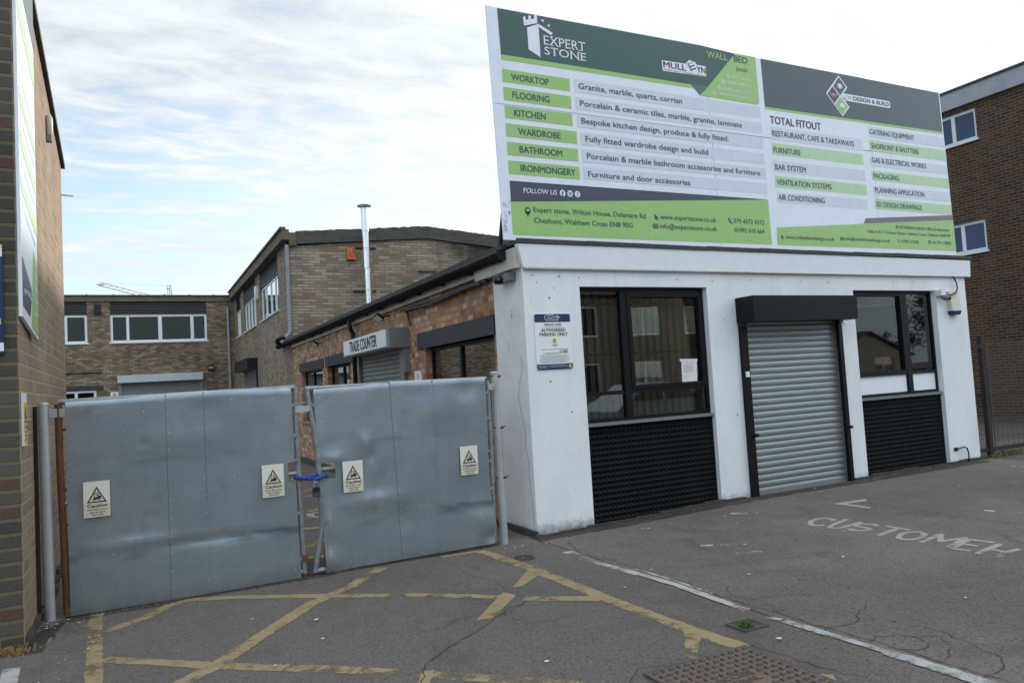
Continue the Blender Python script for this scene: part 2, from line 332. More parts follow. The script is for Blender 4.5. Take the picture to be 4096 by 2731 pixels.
# ------------------------------------------------------------------ mesh helpers
class MB:
    def __init__(s): s.v = []; s.f = []; s.m = []; s.sm = []
    def add(s, vs, fs, m=0, smooth=False):
        o = len(s.v); s.v += [tuple(p) for p in vs]
        for f in fs: s.f.append([o+i for i in f]); s.m.append(m); s.sm.append(smooth)
        return s
    def quad(s, a, b, c, d, m=0): return s.add((a, b, c, d), ((0, 1, 2, 3),), m)
    def box(s, x0, y0, z0, x1, y1, z1, m=0):
        x0, x1 = min(x0, x1), max(x0, x1); y0, y1 = min(y0, y1), max(y0, y1); z0, z1 = min(z0, z1), max(z0, z1)
        v = [(x, y, z) for z in (z0, z1) for y in (y0, y1) for x in (x0, x1)]
        return s.add(v, ((0, 2, 3, 1), (4, 5, 7, 6), (0, 1, 5, 4), (2, 6, 7, 3), (0, 4, 6, 2), (1, 3, 7, 5)), m)
    def hexa(s, b, t, m=0):      # four bottom points, four top points, same order
        return s.add(list(b)+list(t), ((3, 2, 1, 0), (4, 5, 6, 7), (0, 1, 5, 4), (1, 2, 6, 5), (2, 3, 7, 6), (3, 0, 4, 7)), m)
    def prism(s, poly, fn, d0, d1, m=0):   # poly in (u,v); fn(u,v,d)->xyz ; extruded from d0 (back) to d1 (front)
        n = len(poly); v = [fn(u, w, d0) for u, w in poly]+[fn(u, w, d1) for u, w in poly]
        f = [tuple(range(n))[::-1], tuple(range(n, 2*n))]+[(i, (i+1) % n, n+(i+1) % n, n+i) for i in range(n)]
        return s.add(v, f, m)
    def tube(s, path, r, n=10, m=0, cap=True):
        P = [Vector(p) for p in path]; rings = []; up = None
        for i, p in enumerate(P):
            d = (P[min(i+1, len(P)-1)]-P[max(i-1, 0)]).normalized()
            if up is None: up = Vector((0, 0, 1)) if abs(d.z) < .9 else Vector((1, 0, 0))
            a = d.cross(up).normalized(); up2 = a.cross(d).normalized(); up = up2
            rr = r[i] if hasattr(r, '__len__') else r
            rings.append([p+rr*(math.cos(2*math.pi*k/n)*a+math.sin(2*math.pi*k/n)*up2) for k in range(n)])
        v = [q for g in rings for q in g]; f = []
        for i in range(len(P)-1):
            for k in range(n): f.append((i*n+k, i*n+(k+1) % n, (i+1)*n+(k+1) % n, (i+1)*n+k))
        s.add(v, f, m, True)
        if cap and n > 3:
            s.add(rings[0], (tuple(range(n))[::-1],), m); s.add(rings[-1], (tuple(range(n)),), m)
        return s
    def lathe(s, prof, c, n=20, m=0):      # prof [(r,z)]
        for pr in zip(prof, prof[1:]):
            v = [(c[0]+r*math.cos(2*math.pi*k/n), c[1]+r*math.sin(2*math.pi*k/n), z) for r, z in pr for k in range(n)]
            s.add(v, [(k, (k+1) % n, n+(k+1) % n, n+k) for k in range(n)], m, True)
        return s
    def wall(s, fn, u0, u1, v0, v1, holes, th, m=0, mr=None):   # fn(u,v,d): d=0 outer face, d=-th inner
        us = sorted({u0, u1, *[x for h in holes for x in (h[0], h[1]) if u0 < x < u1]})
        vs = sorted({v0, v1, *[x for h in holes for x in (h[2], h[3]) if v0 < x < v1]})
        inside = lambda u, v: any(h[0] < u < h[1] and h[2] < v < h[3] for h in holes)
        mr = m if mr is None else mr
        for i in range(len(us)-1):
            for j in range(len(vs)-1):
                a, b, c, d = us[i], us[i+1], vs[j], vs[j+1]
                if inside((a+b)/2, (c+d)/2): continue
                s.quad(fn(a, c, 0), fn(b, c, 0), fn(b, d, 0), fn(a, d, 0), m)
                s.quad(fn(a, c, -th), fn(a, d, -th), fn(b, d, -th), fn(b, c, -th), m)
        for h in [(u0, u1, v0, v1)]+list(holes):
            a, b, c, d = max(h[0], u0), min(h[1], u1), max(h[2], v0), min(h[3], v1)
            for p, q in (((a, c), (b, c)), ((b, c), (b, d)), ((b, d), (a, d)), ((a, d), (a, c))):
                if h is not holes and (h[0], h[1], h[2], h[3]) != (u0, u1, v0, v1) and p[1] == q[1] and p[1] in (v0,): continue
                s.quad(fn(*p, 0), fn(*p, -th), fn(*q, -th), fn(*q, 0), mr)
        return s
    def build(s, name, mats, parent=None, label=None):
        me = bpy.data.meshes.new(name)
        o0 = Vector(parent['_o']) if parent is not None and '_o' in parent else Vector((0, 0, 0))
        me.from_pydata([tuple(Vector(p)-o0) for p in s.v], [], s.f)
        mats = [mats] if isinstance(mats, str) else mats
        for n in mats: me.materials.append(MATS[n])
        me.polygons.foreach_set('material_index', s.m); me.polygons.foreach_set('use_smooth', s.sm); me.update()
        o = bpy.data.objects.new(name, me); COL.objects.link(o)
        if parent is not None: o.parent = parent; o['_o'] = tuple(o0)
        if label: o['label'] = label
        return o
def thing(name, label, cat, loc=(0, 0, 0), group=None):
    o = bpy.data.objects.new(name, None); COL.objects.link(o); o.location = loc; o['_o'] = tuple(loc); o.empty_display_size = .2
    o['label'] = label; o['category'] = cat
    if group: o['group'] = group
    return o
def tag(o, label, cat, group=None):
    o['label'] = label; o['category'] = cat
    if group: o['group'] = group
    return o
def structure(o): o['kind'] = 'structure'; return o
def copy_tree(o, loc, label=None, group=None):
    c = o.copy(); COL.objects.link(c); c.location = loc
    if label: c['label'] = label
    if group: c['group'] = group
    for ch in list(o.children):
        d = ch.copy(); COL.objects.link(d); d.parent = c
        for g in ch.children:
            e = g.copy(); COL.objects.link(e); e.parent = d
    return c
FX = lambda c: (lambda u, v, d: (u, c-d, v))        # wall facing -Y at y=c (u = x)
FL = lambda c: (lambda u, v, d: (c-d, u, v))        # wall facing -X at x=c (u = y)
FR = lambda c: (lambda u, v, d: (c+d, u, v))        # wall facing +X at x=c (u = y)
# text
_tc = {}
def text_mesh(s, bold=0.):
    k = (s, bold)
    if k not in _tc:
        cu = bpy.data.curves.new('lettering', 'FONT'); cu.body = s; cu.size = 1.; cu.offset = bold; cu.resolution_u = 3
        ob = bpy.data.objects.new('lettering', cu); COL.objects.link(ob)
        dg = bpy.context.evaluated_depsgraph_get()
        me = bpy.data.meshes.new_from_object(ob.evaluated_get(dg))
        vs = [(v.co.x, v.co.y) for v in me.vertices]; fs = [tuple(p.vertices) for p in me.polygons]
        bpy.data.objects.remove(ob); bpy.data.curves.remove(cu); bpy.data.meshes.remove(me)
        _tc[k] = (vs, fs)
    return _tc[k]
def capline(s):    # height of an 'H' for the same size
    vs, _ = text_mesh('H'); return max(v[1] for v in vs)
class Art:
    """flat lettering and shapes on a face: fn(u,v,d) gives the point d metres proud of the face"""
    def __init__(s, fn, mats, lift=.003): s.fn = fn; s.mats = mats; s.mb = MB(); s.lift = lift
    def mi(s, m):
        if m not in s.mats: s.mats.append(m)
        return s.mats.index(m)
    def poly(s, pts, m, layer=1):
        s.mb.add([s.fn(u, v, layer*s.lift) for u, v in pts], (tuple(range(len(pts))),), s.mi(m)); return s
    def rect(s, u0, v0, u1, v1, m, layer=1): return s.poly(((u0, v0), (u1, v0), (u1, v1), (u0, v1)), m, layer)
    def circ(s, u, v, r, m, layer=1, n=16, ru=None): return s.poly([(u+(ru or r)*math.cos(2*math.pi*k/n), v+r*math.sin(2*math.pi*k/n)) for k in range(n)], m, layer)
    def ring(s, u, v, r0, r1, m, layer=1, n=18):
        for k in range(n):
            a, b = 2*math.pi*k/n, 2*math.pi*(k+1)/n
            s.poly(((u+r0*math.cos(a), v+r0*math.sin(a)), (u+r1*math.cos(a), v+r1*math.sin(a)), (u+r1*math.cos(b), v+r1*math.sin(b)), (u+r0*math.cos(b), v+r0*math.sin(b))), m, layer)
        return s
    def line(s, pts, w, m, layer=1):
        for (a, b), (c, d) in zip(pts, pts[1:]):
            L = math.hypot(c-a, d-b) or 1e-6; nx, ny = -(d-b)/L*w/2, (c-a)/L*w/2; ex, ey = (c-a)/L*w*.3, (d-b)/L*w*.3
            s.poly(((a-ex+nx, b-ey+ny), (a-ex-nx, b-ey-ny), (c+ex-nx, d+ey-ny), (c+ex+nx, d+ey+ny)), m, layer)
        return s
    def text(s, body, u0, v, u1, cap, m, layer=2, bold=0., slant=0.):   # left end, baseline, right end, capital height
        vs, fs = text_mesh(body); lo = min(p[0] for p in vs); hi = max(p[0] for p in vs)
        ku = (u1-u0)/(hi-lo); kv = cap/capline('H')
        for i, (bx, by_) in enumerate(((0, 0),) if bold <= 0 else ((-1, .5), (1, .5), (-1, -.5), (1, -.5))):
            s.mb.add([s.fn(u0+(x-lo+bx*bold)*ku+slant*y*kv, v+(y+by_*bold)*kv, layer*s.lift+i*.0002) for x, y in vs], fs, s.mi(m))
        return s
    def build(s, name, parent=None): return s.mb.build(name, s.mats, parent)

# ================================================================== GROUND
def sst(t): t = min(max(t, 0), 1); return t*t*(3-2*t)
def gz(x): return .07*sst((x-3.7)/3.8)-.06*sst((x-11.5)/.8)
XL = [3.7+i*.3 for i in range(14)]+[8.5, 10, 11.5, 11.7, 11.9, 12.1, 12.3]
def sheet(name, xs, ys, dz, mat, jitter=0.):
    b = MB(); v = []
    for j, y in enumerate(ys):
        for i, x in enumerate(xs):
            jx = random.uniform(-jitter, jitter) if i == 0 else 0
            v.append((x+jx, y, gz(x)+dz))
    n = len(xs); b.add(v, [(j*n+i, j*n+i+1, (j+1)*n+i+1, (j+1)*n+i) for j in range(len(ys)-1) for i in range(n-1)])
    return structure(b.build(name, mat))
sheet('ground', [-500, -60, -20, -8, -3, 0, 2]+XL+[16, 25, 60, 500], [-500, -60, -20, -6, 0, 4, 7, 10, 15, 25, 40, 100, 600], 0, 'asphalt_chip')
sheet('car_park_surface', [3.74]+XL[1:], [-6+i*.3 for i in range(44)]+[7.18], .004, 'asphalt_smooth', .018)

def lift_(x, dz): return gz(x)+(.0045 if x > 3.68 else 0.)+dz*.22
def strip(mb, pts, w, m=0, dz=.009, jit=.006, step=.02):
    """painted line along a path, with slightly ragged edges"""
    P = [Vector((p[0], p[1])) for p in pts]; q = []
    for a, b in zip(P, P[1:]):
        n = max(1, int((b-a).length/step)); q += [a.lerp(b, i/n) for i in range(n)]
    q.append(P[-1]); v = []
    for i, p in enumerate(q):
        d = (q[min(i+1, len(q)-1)]-q[max(i-1, 0)]).normalized(); nn = Vector((-d.y, d.x))
        for s in (1, -1):
            wob = .16*mnoise.noise(Vector((p.x*7, p.y*7, s*9)))+.13*mnoise.noise(Vector((p.x*26, p.y*26, s*5)))+random.uniform(-.05, .05)
            e = p+nn*s*w*.5*(.96+wob*(1 if w > .05 else .5)*1.3); v.append((e.x, e.y, lift_(e.x, dz)))
    mb.add(v, [(2*i, 2*i+1, 2*i+3, 2*i+2) for i in range(len(q)-1)], m)
def gpoly(mb, pts, m=0, dz=.009): mb.add([(x, y, lift_(x, dz)) for x, y in pts], (tuple(range(len(pts))),), m)
y_ = MB()
strip(y_, [(-.33, 7.03), (-.315, 6.4), (-.29, 5.8), (-.275, 5.3), (-.25, 4.4), (-.24, 3.8)], .105, 0, .009)
strip(y_, [(-.26, 6.44), (.0, 6.63), (.20, 6.90), (.34, 6.96)], .11, 0, .0105)
strip(y_, [(.30, 6.965), (.45, 6.93), (.7, 6.80), (1.0, 6.585), (1.36, 6.33), (1.69, 6.06)], .11, 0, .012)
strip(y_, [(1.69, 6.06), (1.99, 5.86), (2.5, 5.375)], .10, 1, .012)
strip(y_, [(2.62, 5.235), (2.85, 5.05), (3.08, 4.865)], .12, 0, .012)
strip(y_, [(-.24, 5.74), (.095, 5.45), (.4, 5.15), (.77, 4.85)], .11, 0, .0105)
strip(y_, [(.77, 4.85), (1.1, 4.57), (1.42, 4.27), (1.66, 4.04), (1.95, 3.75), (2.3, 3.4)], .11, 1, .0105)
strip(y_, [(2.02, 6.97), (1.59, 6.49), (1.21, 6.19), (.76, 5.63), (.43, 5.18), (.2, 4.97), (-.2, 4.6)], .125, 0, .0135)
strip(y_, [(3.03, 6.98), (3.06, 6.75), (3.10, 6.1), (3.11, 5.5), (3.12, 5.0), (3.12, 4.6), (3.145, 4.1), (3.17, 3.75), (3.20, 3.50)], .125, 0, .009)
strip(y_, [(2.62, 7.0), (2.85, 6.985), (3.03, 6.99)], .07, 0, .0105)
gpoly(y_, [(3.06, 6.0), (3.05, 5.78), (2.765, 5.55), (2.686, 5.567)], 0, .0105)
gpoly(y_, [(2.56, 5.49), (2.62, 5.36), (2.217, 4.943), (2.095, 4.965)], 0, .0135)
gpoly(y_, [(3.12, 3.96), (3.12, 3.79), (2.97, 3.64), (2.93, 3.72)], 0, .0105)
gpoly(y_, [(2.97, 3.64), (2.93, 3.72), (2.84, 3.62), (2.88, 3.54)], 1, .0105)
gpoly(y_, [(2.86, 3.515), (2.82, 3.55), (2.84, 3.60), (2.90, 3.585)], 0, .0105)
strip(y_, [(1.49, 4.285), (1.40, 4.12), (1.25, 3.9)], .07, 0, .0135)
strip(y_, [(3.18, 2.96), (3.26, 2.90)], .09, 1, .0135)
for a, b in (((2.4, 13.4), (3.1, 13.7)), ((2.0, 12.9), (3.2, 12.5)), ((1.6, 10.8), (3.0, 11.4)), ((1.5, 9.75), (2.6, 9.4)), ((1.2, 8.0), (2.2, 9.1)), ((1.3, 7.95), (2.0, 7.8)), ((2.2, 15.0), (3.4, 15.4))):
    strip(y_, [a, b], .13, 0)
structure(y_.build('yellow_box_markings', ['yellow_paint', 'yellow_paint_worn']))
w_ = MB()
strip(w_, [(3.675, 6.36), (3.655, 6.0)], .11, 0); strip(w_, [(3.65, 6.02), (3.695, 5.45), (3.74, 4.8), (3.722, 4.4), (3.71, 4.0)], .07, 0, .0105)
strip(w_, [(2.25, 10.3), (2.1, 10.5), (2.12, 10.8), (2.4, 10.9), (2.7, 10.8), (2.75, 10.5), (2.5, 10.3), (2.25, 10.3)], .09, 0)
strip(w_, [(3.79, 5.4), (3.81, 4.9), (3.80, 4.45)], .03, 1, .009)
strip(w_, [(3.70, 3.83), (3.74, 3.72)], .05, 1); strip(w_, [(3.735, 3.70), (3.755, 3.3)], .07, 1); strip(w_, [(3.76, 3.40), (3.775, 2.95)], .06, 0)
strip(w_, [(3.775, 2.98), (3.80, 2.4), (3.82, 1.8)], .075, 0)
strip(w_, [(3.77, 2.98), (3.79, 2.4)], .10, 1, .0115)
gpoly(w_, [(-.82, 5.955), (-.72, 5.94), (-.696, 5.612), (-.80, 5.66)], 0)
for p in ([(4.74, 5.68), (4.82, 5.59)], [(4.87, 5.55), (4.95, 5.47)], [(5.94, 6.56), (6.06, 6.43)], [(4.76, 5.21), (4.97, 5.12)], [(7.72, 4.80), (7.74, 4.70)], [(7.8, 4.6), (7.8, 4.3)], [(11.0, 6.40), (11.1, 6.2)], [(9.6, 5.6), (9.7, 5.3)]):
    strip(w_, p, .07, 1, jit=.015)
structure(w_.build('white_bay_lines', ['white_line', 'white_line_worn']))
l_ = MB()
gpoly(l_, [(7.06, 6.12), (7.53, 6.05), (7.45, 5.96), (7.15, 5.995), (7.156, 5.68), (7.07, 5.64)], 0)

STROKES = dict(C=[[(.95, .78), (.75, .97), (.4, 1), (.1, .8), (0, .5), (.08, .2), (.35, 0), (.7, .02), (.95, .2)]], U=[[(0, 1), (.02, .3), (.2, .03), (.55, 0), (.85, .2), (.95, 1)]],
    S=[[(.95, .82), (.7, 1), (.3, .98), (.05, .78), (.2, .58), (.7, .45), (.95, .25), (.7, .02), (.3, 0), (.02, .18)]], T=[[(.5, 0), (.5, 1)], [(0, 1), (1, 1)]],
    O=[[(.45, 1), (.1, .8), (0, .5), (.12, .15), (.45, 0), (.85, .15), (1, .5), (.85, .85), (.45, 1)]], M=[[(0, 0), (.04, 1), (.48, .35), (.95, 1), (1, 0)]],
    E=[[(0, 0), (0, 1)], [(0, 1), (1, .98)], [(0, .5), (.75, .5)], [(0, 0), (.9, .02)]], R=[[(0, 0), (.05, 1)], [(.02, .5), (.8, .5)], [(.8, .5), (.98, .95)], [(.72, .5), (.95, 0)]])
LQ = dict(C=((6.05, 5.58), (6.06, 5.40), (6.36, 5.72), (6.42, 5.50)), U=((6.05, 5.35), (6.09, 5.20), (6.49, 5.45), (6.46, 5.25)), S=((6.09, 5.13), (6.18, 4.96), (6.39, 5.27), (6.47, 5.04)), T=((6.09, 4.92), (6.10, 4.66), (6.46, 4.98), (6.46, 4.72)),
    O=((6.09, 4.63), (6.12, 4.44), (6.43, 4.73), (6.47, 4.53)), M=((6.11, 4.38), (6.11, 4.13), (6.48, 4.45), (6.50, 4.21)), E=((6.09, 4.09), (6.11, 3.93), (6.47, 4.17), (6.49, 3.97)), R=((6.06, 3.86), (6.07, 3.68), (6.47, 3.92), (6.43, 3.72)))
for ch, (bl_, br_, tl_, tr_) in LQ.items():
    for k, st in enumerate(STROKES[ch]):
        P_ = [tuple((bl_[a]*(1-u)+br_[a]*u)*(1-v)+(tl_[a]*(1-u)+tr_[a]*u)*v for a in (0, 1)) for u, v in st]
        strip(l_, P_, .054, 0, .009+.0008*k, step=.015)
structure(l_.build('painted_bay_lettering', 'white_letters'))
# cracks in the tarmac
c_ = MB()
def crack(pts, w=.012):
    w *= .5
    P = [Vector((p[0], p[1])) for p in pts]; q = []
    for a, b in zip(P, P[1:]):
        n = max(2, int((b-a).length/.05)); d = (b-a).normalized(); nn = Vector((-d.y, d.x))
        q += [a.lerp(b, i/n)+(nn*random.uniform(-.018, .018) if i else Vector((0, 0))) for i in range(n)]
    q.append(P[-1]); v = []
    for i, p in enumerate(q):
        d = (q[min(i+1, len(q)-1)]-q[max(i-1, 0)]).normalized(); nn = Vector((-d.y, d.x)); ww = w*random.uniform(.25, 1.)*.5
        for s in (1, -1): e = p+nn*s*ww; v.append((e.x, e.y, lift_(e.x, .018)))
    c_.add(v, [(2*i, 2*i+1, 2*i+3, 2*i+2) for i in range(len(q)-1)])
crack([(2.58, 6.36), (2.57, 6.1), (2.63, 5.92), (2.625, 5.62), (2.6, 5.39), (2.645, 5.24), (2.57, 5.13), (2.41, 5.09), (2.32, 4.96), (2.33, 4.84), (2.38, 4.7), (2.55, 4.64), (2.71, 4.64)])
crack([(2.57, 5.13), (2.3, 4.98), (2.175, 4.88), (2.01, 4.74), (1.9, 4.68), (1.78, 4.6), (1.6, 4.46), (1.5, 4.37), (1.4, 4.16), (1.33, 3.95)], .02)
crack([(3.81, 3.86), (3.955, 3.84)]); crack([(3.80, 3.43), (4.06, 3.41), (4.22, 3.51), (4.4, 3.6)], .016); crack([(4.06, 3.41), (4.2, 3.37), (4.24, 3.29), (4.3, 3.0)])
crack([(3.83, 3.13), (3.93, 3.17), (4.06, 3.115), (4.1, 3.04), (4.06, 2.92), (3.97, 2.88), (3.89, 2.94), (3.84, 2.99), (3.92, 3.03)], .016)
crack([(4.1, 3.04), (4.23, 2.95), (4.11, 2.81), (3.91, 2.72)]); crack([(3.26, 3.51), (3.29, 3.3), (3.31, 3.12), (3.31, 3.03), (3.4, 2.8)], .014)
crack([(4.3, 3.0), (4.17, 2.57), (4.03, 2.48), (3.83, 2.47)]); crack([(4.0, 4.52), (3.86, 4.33), (3.93, 4.15), (3.91, 3.96), (3.84, 3.9)]); crack([(3.93, 4.15), (4.15, 4.1), (4.3, 3.95)])
crack([(3.9, 6.75), (3.83, 6.5), (3.76, 6.3), (3.80, 5.9), (3.81, 5.4), (3.83, 4.8), (3.79, 4.2), (3.83, 3.5), (3.87, 2.9), (3.89, 2.3)], .018)
crack([(7.15, 7.1), (7.27, 6.3), (7.3, 5.6), (7.28, 5.0), (7.28, 4.2), (7.3, 3.4)], .016)
crack([(1.9, 3.3), (2.2, 3.35), (2.5, 3.6), (2.8, 3.5)], .012); crack([(4.6, 5.0), (4.5, 4.7), (4.65, 4.5), (4.55, 4.3)], .010)
plain('crack_dark', (.045, .042, .038), .9)
structure(c_.build('tarmac_cracks', 'crack_dark'))
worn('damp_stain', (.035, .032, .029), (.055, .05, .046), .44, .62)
s_ = MB()
def blot(cx, cy, rx, ry):
    n = 26; pts = [(cx+rx*math.cos(6.283*k/n)*(1+.3*mnoise.noise(Vector((cx+math.cos(6.283*k/n)*1.5, cy+math.sin(6.283*k/n)*1.5, 0)))), cy+ry*math.sin(6.283*k/n)*(1+.3*mnoise.noise(Vector((cx+math.sin(6.283*k/n)*1.5, cy, 2.)))) ) for k in range(n)]
    s_.add([(x, y, lift_(x, .006)) for x, y in pts], (tuple(range(n)),))
blot(3.24, 6.42, .10, .13)
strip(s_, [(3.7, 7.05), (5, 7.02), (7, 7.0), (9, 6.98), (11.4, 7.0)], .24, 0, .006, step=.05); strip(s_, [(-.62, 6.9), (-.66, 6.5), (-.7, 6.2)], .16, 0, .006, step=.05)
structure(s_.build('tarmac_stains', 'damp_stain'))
# loose grit and weeds
random.seed(11)
g_ = MB()
for i in range(900):
    t = random.random(); x = -.52+t*2.0; y = 7.06+random.gauss(0, .045)-(.02 if t < .4 else 0); r = random.uniform(.003, .011)
    if i > 650: x = random.uniform(1.35, 3.4); y = random.uniform(7.1, 7.6)
    z = gz(x)+.002; a = random.uniform(0, 6.28)
    v = [(x+r*math.cos(a+k*2.09), y+r*math.sin(a+k*2.09), z) for k in range(3)]+[(x, y, z+r*.9)]
    g_.add(v, ((0, 1, 3), (1, 2, 3), (2, 0, 3)), i % 2)
strip(g_, [(-.55, 7.03), (-.3, 7.03), (.1, 7.0), (.5, 7.06), (1.0, 7.06), (1.6, 7.08)], .16, 1, .003, step=.03); strip(g_, [(-.60, 6.95), (-.30, 6.93)], .10, 1, .004, step=.03); strip(g_, [(1.2, 7.5), (3.3, 7.5)], .8, 1, .003, step=.05)
o = tag(g_.build('gravel', ['concrete_moss', 'plinth_dirt']), 'loose brown grit gathered along the foot of the metal gate', 'gravel'); o['kind'] = 'stuff'
g_ = MB()
for i in range(150):
    if i < 40: x, y = random.uniform(-.75, -.2), random.uniform(5.4, 6.9)
    elif i < 60: x, y = random.gauss(-.60, .06), random.gauss(6.86, .08)
    elif i < 90: x, y = random.gauss(3.2, .22), random.gauss(6.75, .16)
    elif i < 125: x, y = random.uniform(4, 11.5), random.choice([random.uniform(6.5, 7.0), random.uniform(4, 7)])
    else: x, y = random.uniform(-.2, 8), random.uniform(3, 6.8)
    r = random.uniform(.004, .014) if i < 90 else random.uniform(.005, .022); a = random.uniform(0, 6.28); z = gz(x)+.017
    v = [(x+r*random.uniform(.6, 1.2)*math.cos(a+k*1.57), y+r*random.uniform(.5, 1.)*math.sin(a+k*1.57), z+random.uniform(0, .003)) for k in range(4)]
    g_.add(v, ((0, 1, 2, 3),), 1 if random.random() < .35 else 0)
o = tag(g_.build('litter_crumbs', ['litter_white', 'grass_dry']), 'tiny pale crumbs and dry leaf scraps scattered over the tarmac', 'litter'); o['kind'] = 'stuff'
def tuft(name, label, cx, cy, n, spread, hh, mat, gz0, group=None):
    b = MB()
    for i in range(n):
        x = cx+random.gauss(0, spread[0]); y = cy+random.gauss(0, spread[1]); a = random.uniform(0, 6.28); h = hh*random.uniform(.4, 1.2); l = h*random.uniform(.2, 1.1); w = .0035
        dx, dy = math.cos(a), math.sin(a)
        b.add([(x-dy*w, y+dx*w, gz0), (x+dy*w, y-dx*w, gz0), (x+dx*l*.5, y+dy*l*.5, gz0+h*.8), (x+dx*l, y+dy*l, gz0+h*.75)], ((0, 1, 2), (1, 3, 2)))
    return tag(b.build(name, mat), label, 'weed', group)
tuft('grass_tuft', 'dry straw-coloured grass tuft at the foot of the left brick corner', -.80, 6.27, 130, (.055, .04), .055, 'grass_dry', 0)
tuft('grass_tuft', 'green grass tuft growing out of the small drain cover', 3.445, 3.74, 90, (.028, .02), .04, 'grass_green', .01)
tuft('weed', 'low green weeds at the foot of the brown fence post', 12.75, 7.42, 140, (.22, .05), .08, 'grass_green', gz(12.7))
tuft('weed', 'small mossy weed beside the white corner pillar near the fence', 11.75, 7.2, 60, (.16, .05), .05, 'grass_green', gz(11.7))
# manhole cover
m = thing('manhole_cover', 'large rusty square manhole cover with raised studs in the tarmac', 'manhole cover', (2.83, 3.1, 0))
mx0, mx1, my0, my1 = 2.475, 3.195, 2.80, 3.485
b = MB(); e = .016
for q in ((mx0-e, my0-e, mx1+e, my0), (mx0-e, my1, mx1+e, my1+e), (mx0-e, my0, mx0, my1), (mx1, my0, mx1+e, my1)): b.box(q[0], q[1], -.03, q[2], q[3], .0145)
b.build('cover_frame', 'stud_steel', m)
b = MB(); b.box(mx0, my0, -.03, mx1, my1, .013); nx, ny = 13, 12
for i in range(nx):
    for j in range(ny):
        x = mx0+.035+(mx1-mx0-.07)*i/(nx-1); y = my0+.035+(my1-my0-.07)*j/(ny-1)
        if 4 <= i <= 8 and 4 <= j <= 6: continue
        w, l = .012, .018
        if (i+j) % 2: w, l = l, w
        b.hexa([(x-w, y-l, .0125), (x+w, y-l, .0125), (x+w, y+l, .0125), (x-w, y+l, .0125)], [(x-w*.75, y-l*.75, .024), (x+w*.75, y-l*.75, .024), (x+w*.75, y+l*.75, .024), (x-w*.75, y+l*.75, .024)], 1)
b.build('cover_plate', ['manhole_rust', 'stud_steel'], m)
a = Art(lambda u, v, d: (2.83+u, 3.14+v, .013+d), [], .002)
a.text('ACCESS', -.13, .015, .12, .05, 'stud_steel', 2, .02); a.text('ZEXAL', -.11, -.055, .11, .05, 'stud_steel', 2, .02); a.build('cast_lettering', m)
d = thing('drain_cover', 'small square drain cover sunk beside the white bay line', 'drain cover', (3.49, 3.775, 0))
b = MB(); b.box(3.40, 3.70, -.02, 3.575, 3.85, .010); b.build('cover_plate', 'plinth_dirt', d)
b = MB()
for q in ((3.385, 3.685, 3.59, 3.70), (3.385, 3.85, 3.59, 3.865), (3.385, 3.70, 3.40, 3.85), (3.575, 3.70, 3.59, 3.85)): b.box(q[0], q[1], -.02, q[2], q[3], .014)
b.build('cover_frame', 'stud_steel', d)

# ================================================================== LEFT BRICK BUILDING
LB = thing('brick_building', 'pinkish brown brick building cut off by the left edge', 'building', (-.74, 6.35, 0))
roofz = lambda y: 5.44-.212*(y-6.35)
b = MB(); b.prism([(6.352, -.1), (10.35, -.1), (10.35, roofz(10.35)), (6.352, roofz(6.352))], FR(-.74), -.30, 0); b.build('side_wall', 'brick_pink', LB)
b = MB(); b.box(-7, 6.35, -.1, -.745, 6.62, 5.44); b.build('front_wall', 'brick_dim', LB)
b = MB(); b.prism([(6.30, roofz(6.30)), (10.42, roofz(10.42)), (10.42, roofz(10.42)+.06), (6.30, roofz(6.3)+.06)], FR(-.70), -6.4, 0); b.build('roof', 'felt', LB)
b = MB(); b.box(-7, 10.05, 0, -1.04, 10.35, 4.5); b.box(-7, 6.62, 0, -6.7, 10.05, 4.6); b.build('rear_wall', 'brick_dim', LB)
b = MB()
for k in range(16): b.box(-.739, 6.36+.25*k, -.02, -.70+random.uniform(-.015, .03), 6.61+.25*k, random.uniform(.04, .13))
b.box(-3, 6.315, -.02, -.73, 6.349, .035); b.build('plinth', 'plinth_dirt', LB)
# big advertising sign on the side wall
S = thing('wall_sign', 'tall white and green advertising sign on the side of the left brick building', 'sign', (-.72, 6.72, 2.24))
pan = lambda u, v, d: (-.725+.03*(u-6.36)+d, u, v)
b = MB(); b.prism([(6.36, 2.34), (7.10, 2.22), (7.18, 5.30), (6.36, 5.42)], pan, -.012, .012); b.build('sign_panel', 'art_white', S)
a = Art(lambda u, v, d: pan(u, v, .012+d), [], .002)
a.poly([(6.40, 4.95), (7.17, 4.65), (7.18, 5.28), (6.38, 5.38)], 'art_slate', 1)
a.poly([(6.40, 4.62), (7.16, 4.30), (7.165, 4.5), (6.40, 4.82)], 'art_green_pale', 1)
for zz in (3.95, 3.62, 3.28): a.poly([(6.40, zz), (7.13, zz-.22), (7.13, zz-.10), (6.40, zz+.12)], 'art_green_pale', 1)
for zz in (4.1, 3.78, 3.45, 3.12): a.poly([(6.55, zz), (7.05, zz-.15), (7.05, zz-.11), (6.55, zz+.04)], 'art_strip', 1)
a.poly([(6.39, 2.62), (6.78, 2.50), (6.70, 2.37), (6.39, 2.42)], 'art_navy', 1)
a.poly([(6.39, 2.62), (6.80, 2.52), (6.78, 2.60), (6.39, 2.78)], 'art_navy', 1)
a.poly([(6.78, 2.30), (7.09, 2.25), (7.10, 2.82), (6.92, 2.92)], 'art_green', 1)
for zz in (2.72, 2.62, 2.52, 2.42): a.poly([(6.93, zz), (7.06, zz-.02), (7.06, zz), (6.93, zz+.02)], 'art_white', 2)
a.text('expertstone', 6.41, 2.52, 6.74, .05, 'art_white', 2)
a.build('printed_artwork', S)
S = thing('wall_sign', 'navy blue sign with yellow top edge on the shaded brick front at far left', 'sign', (-1.2, 6.345, 2.07))
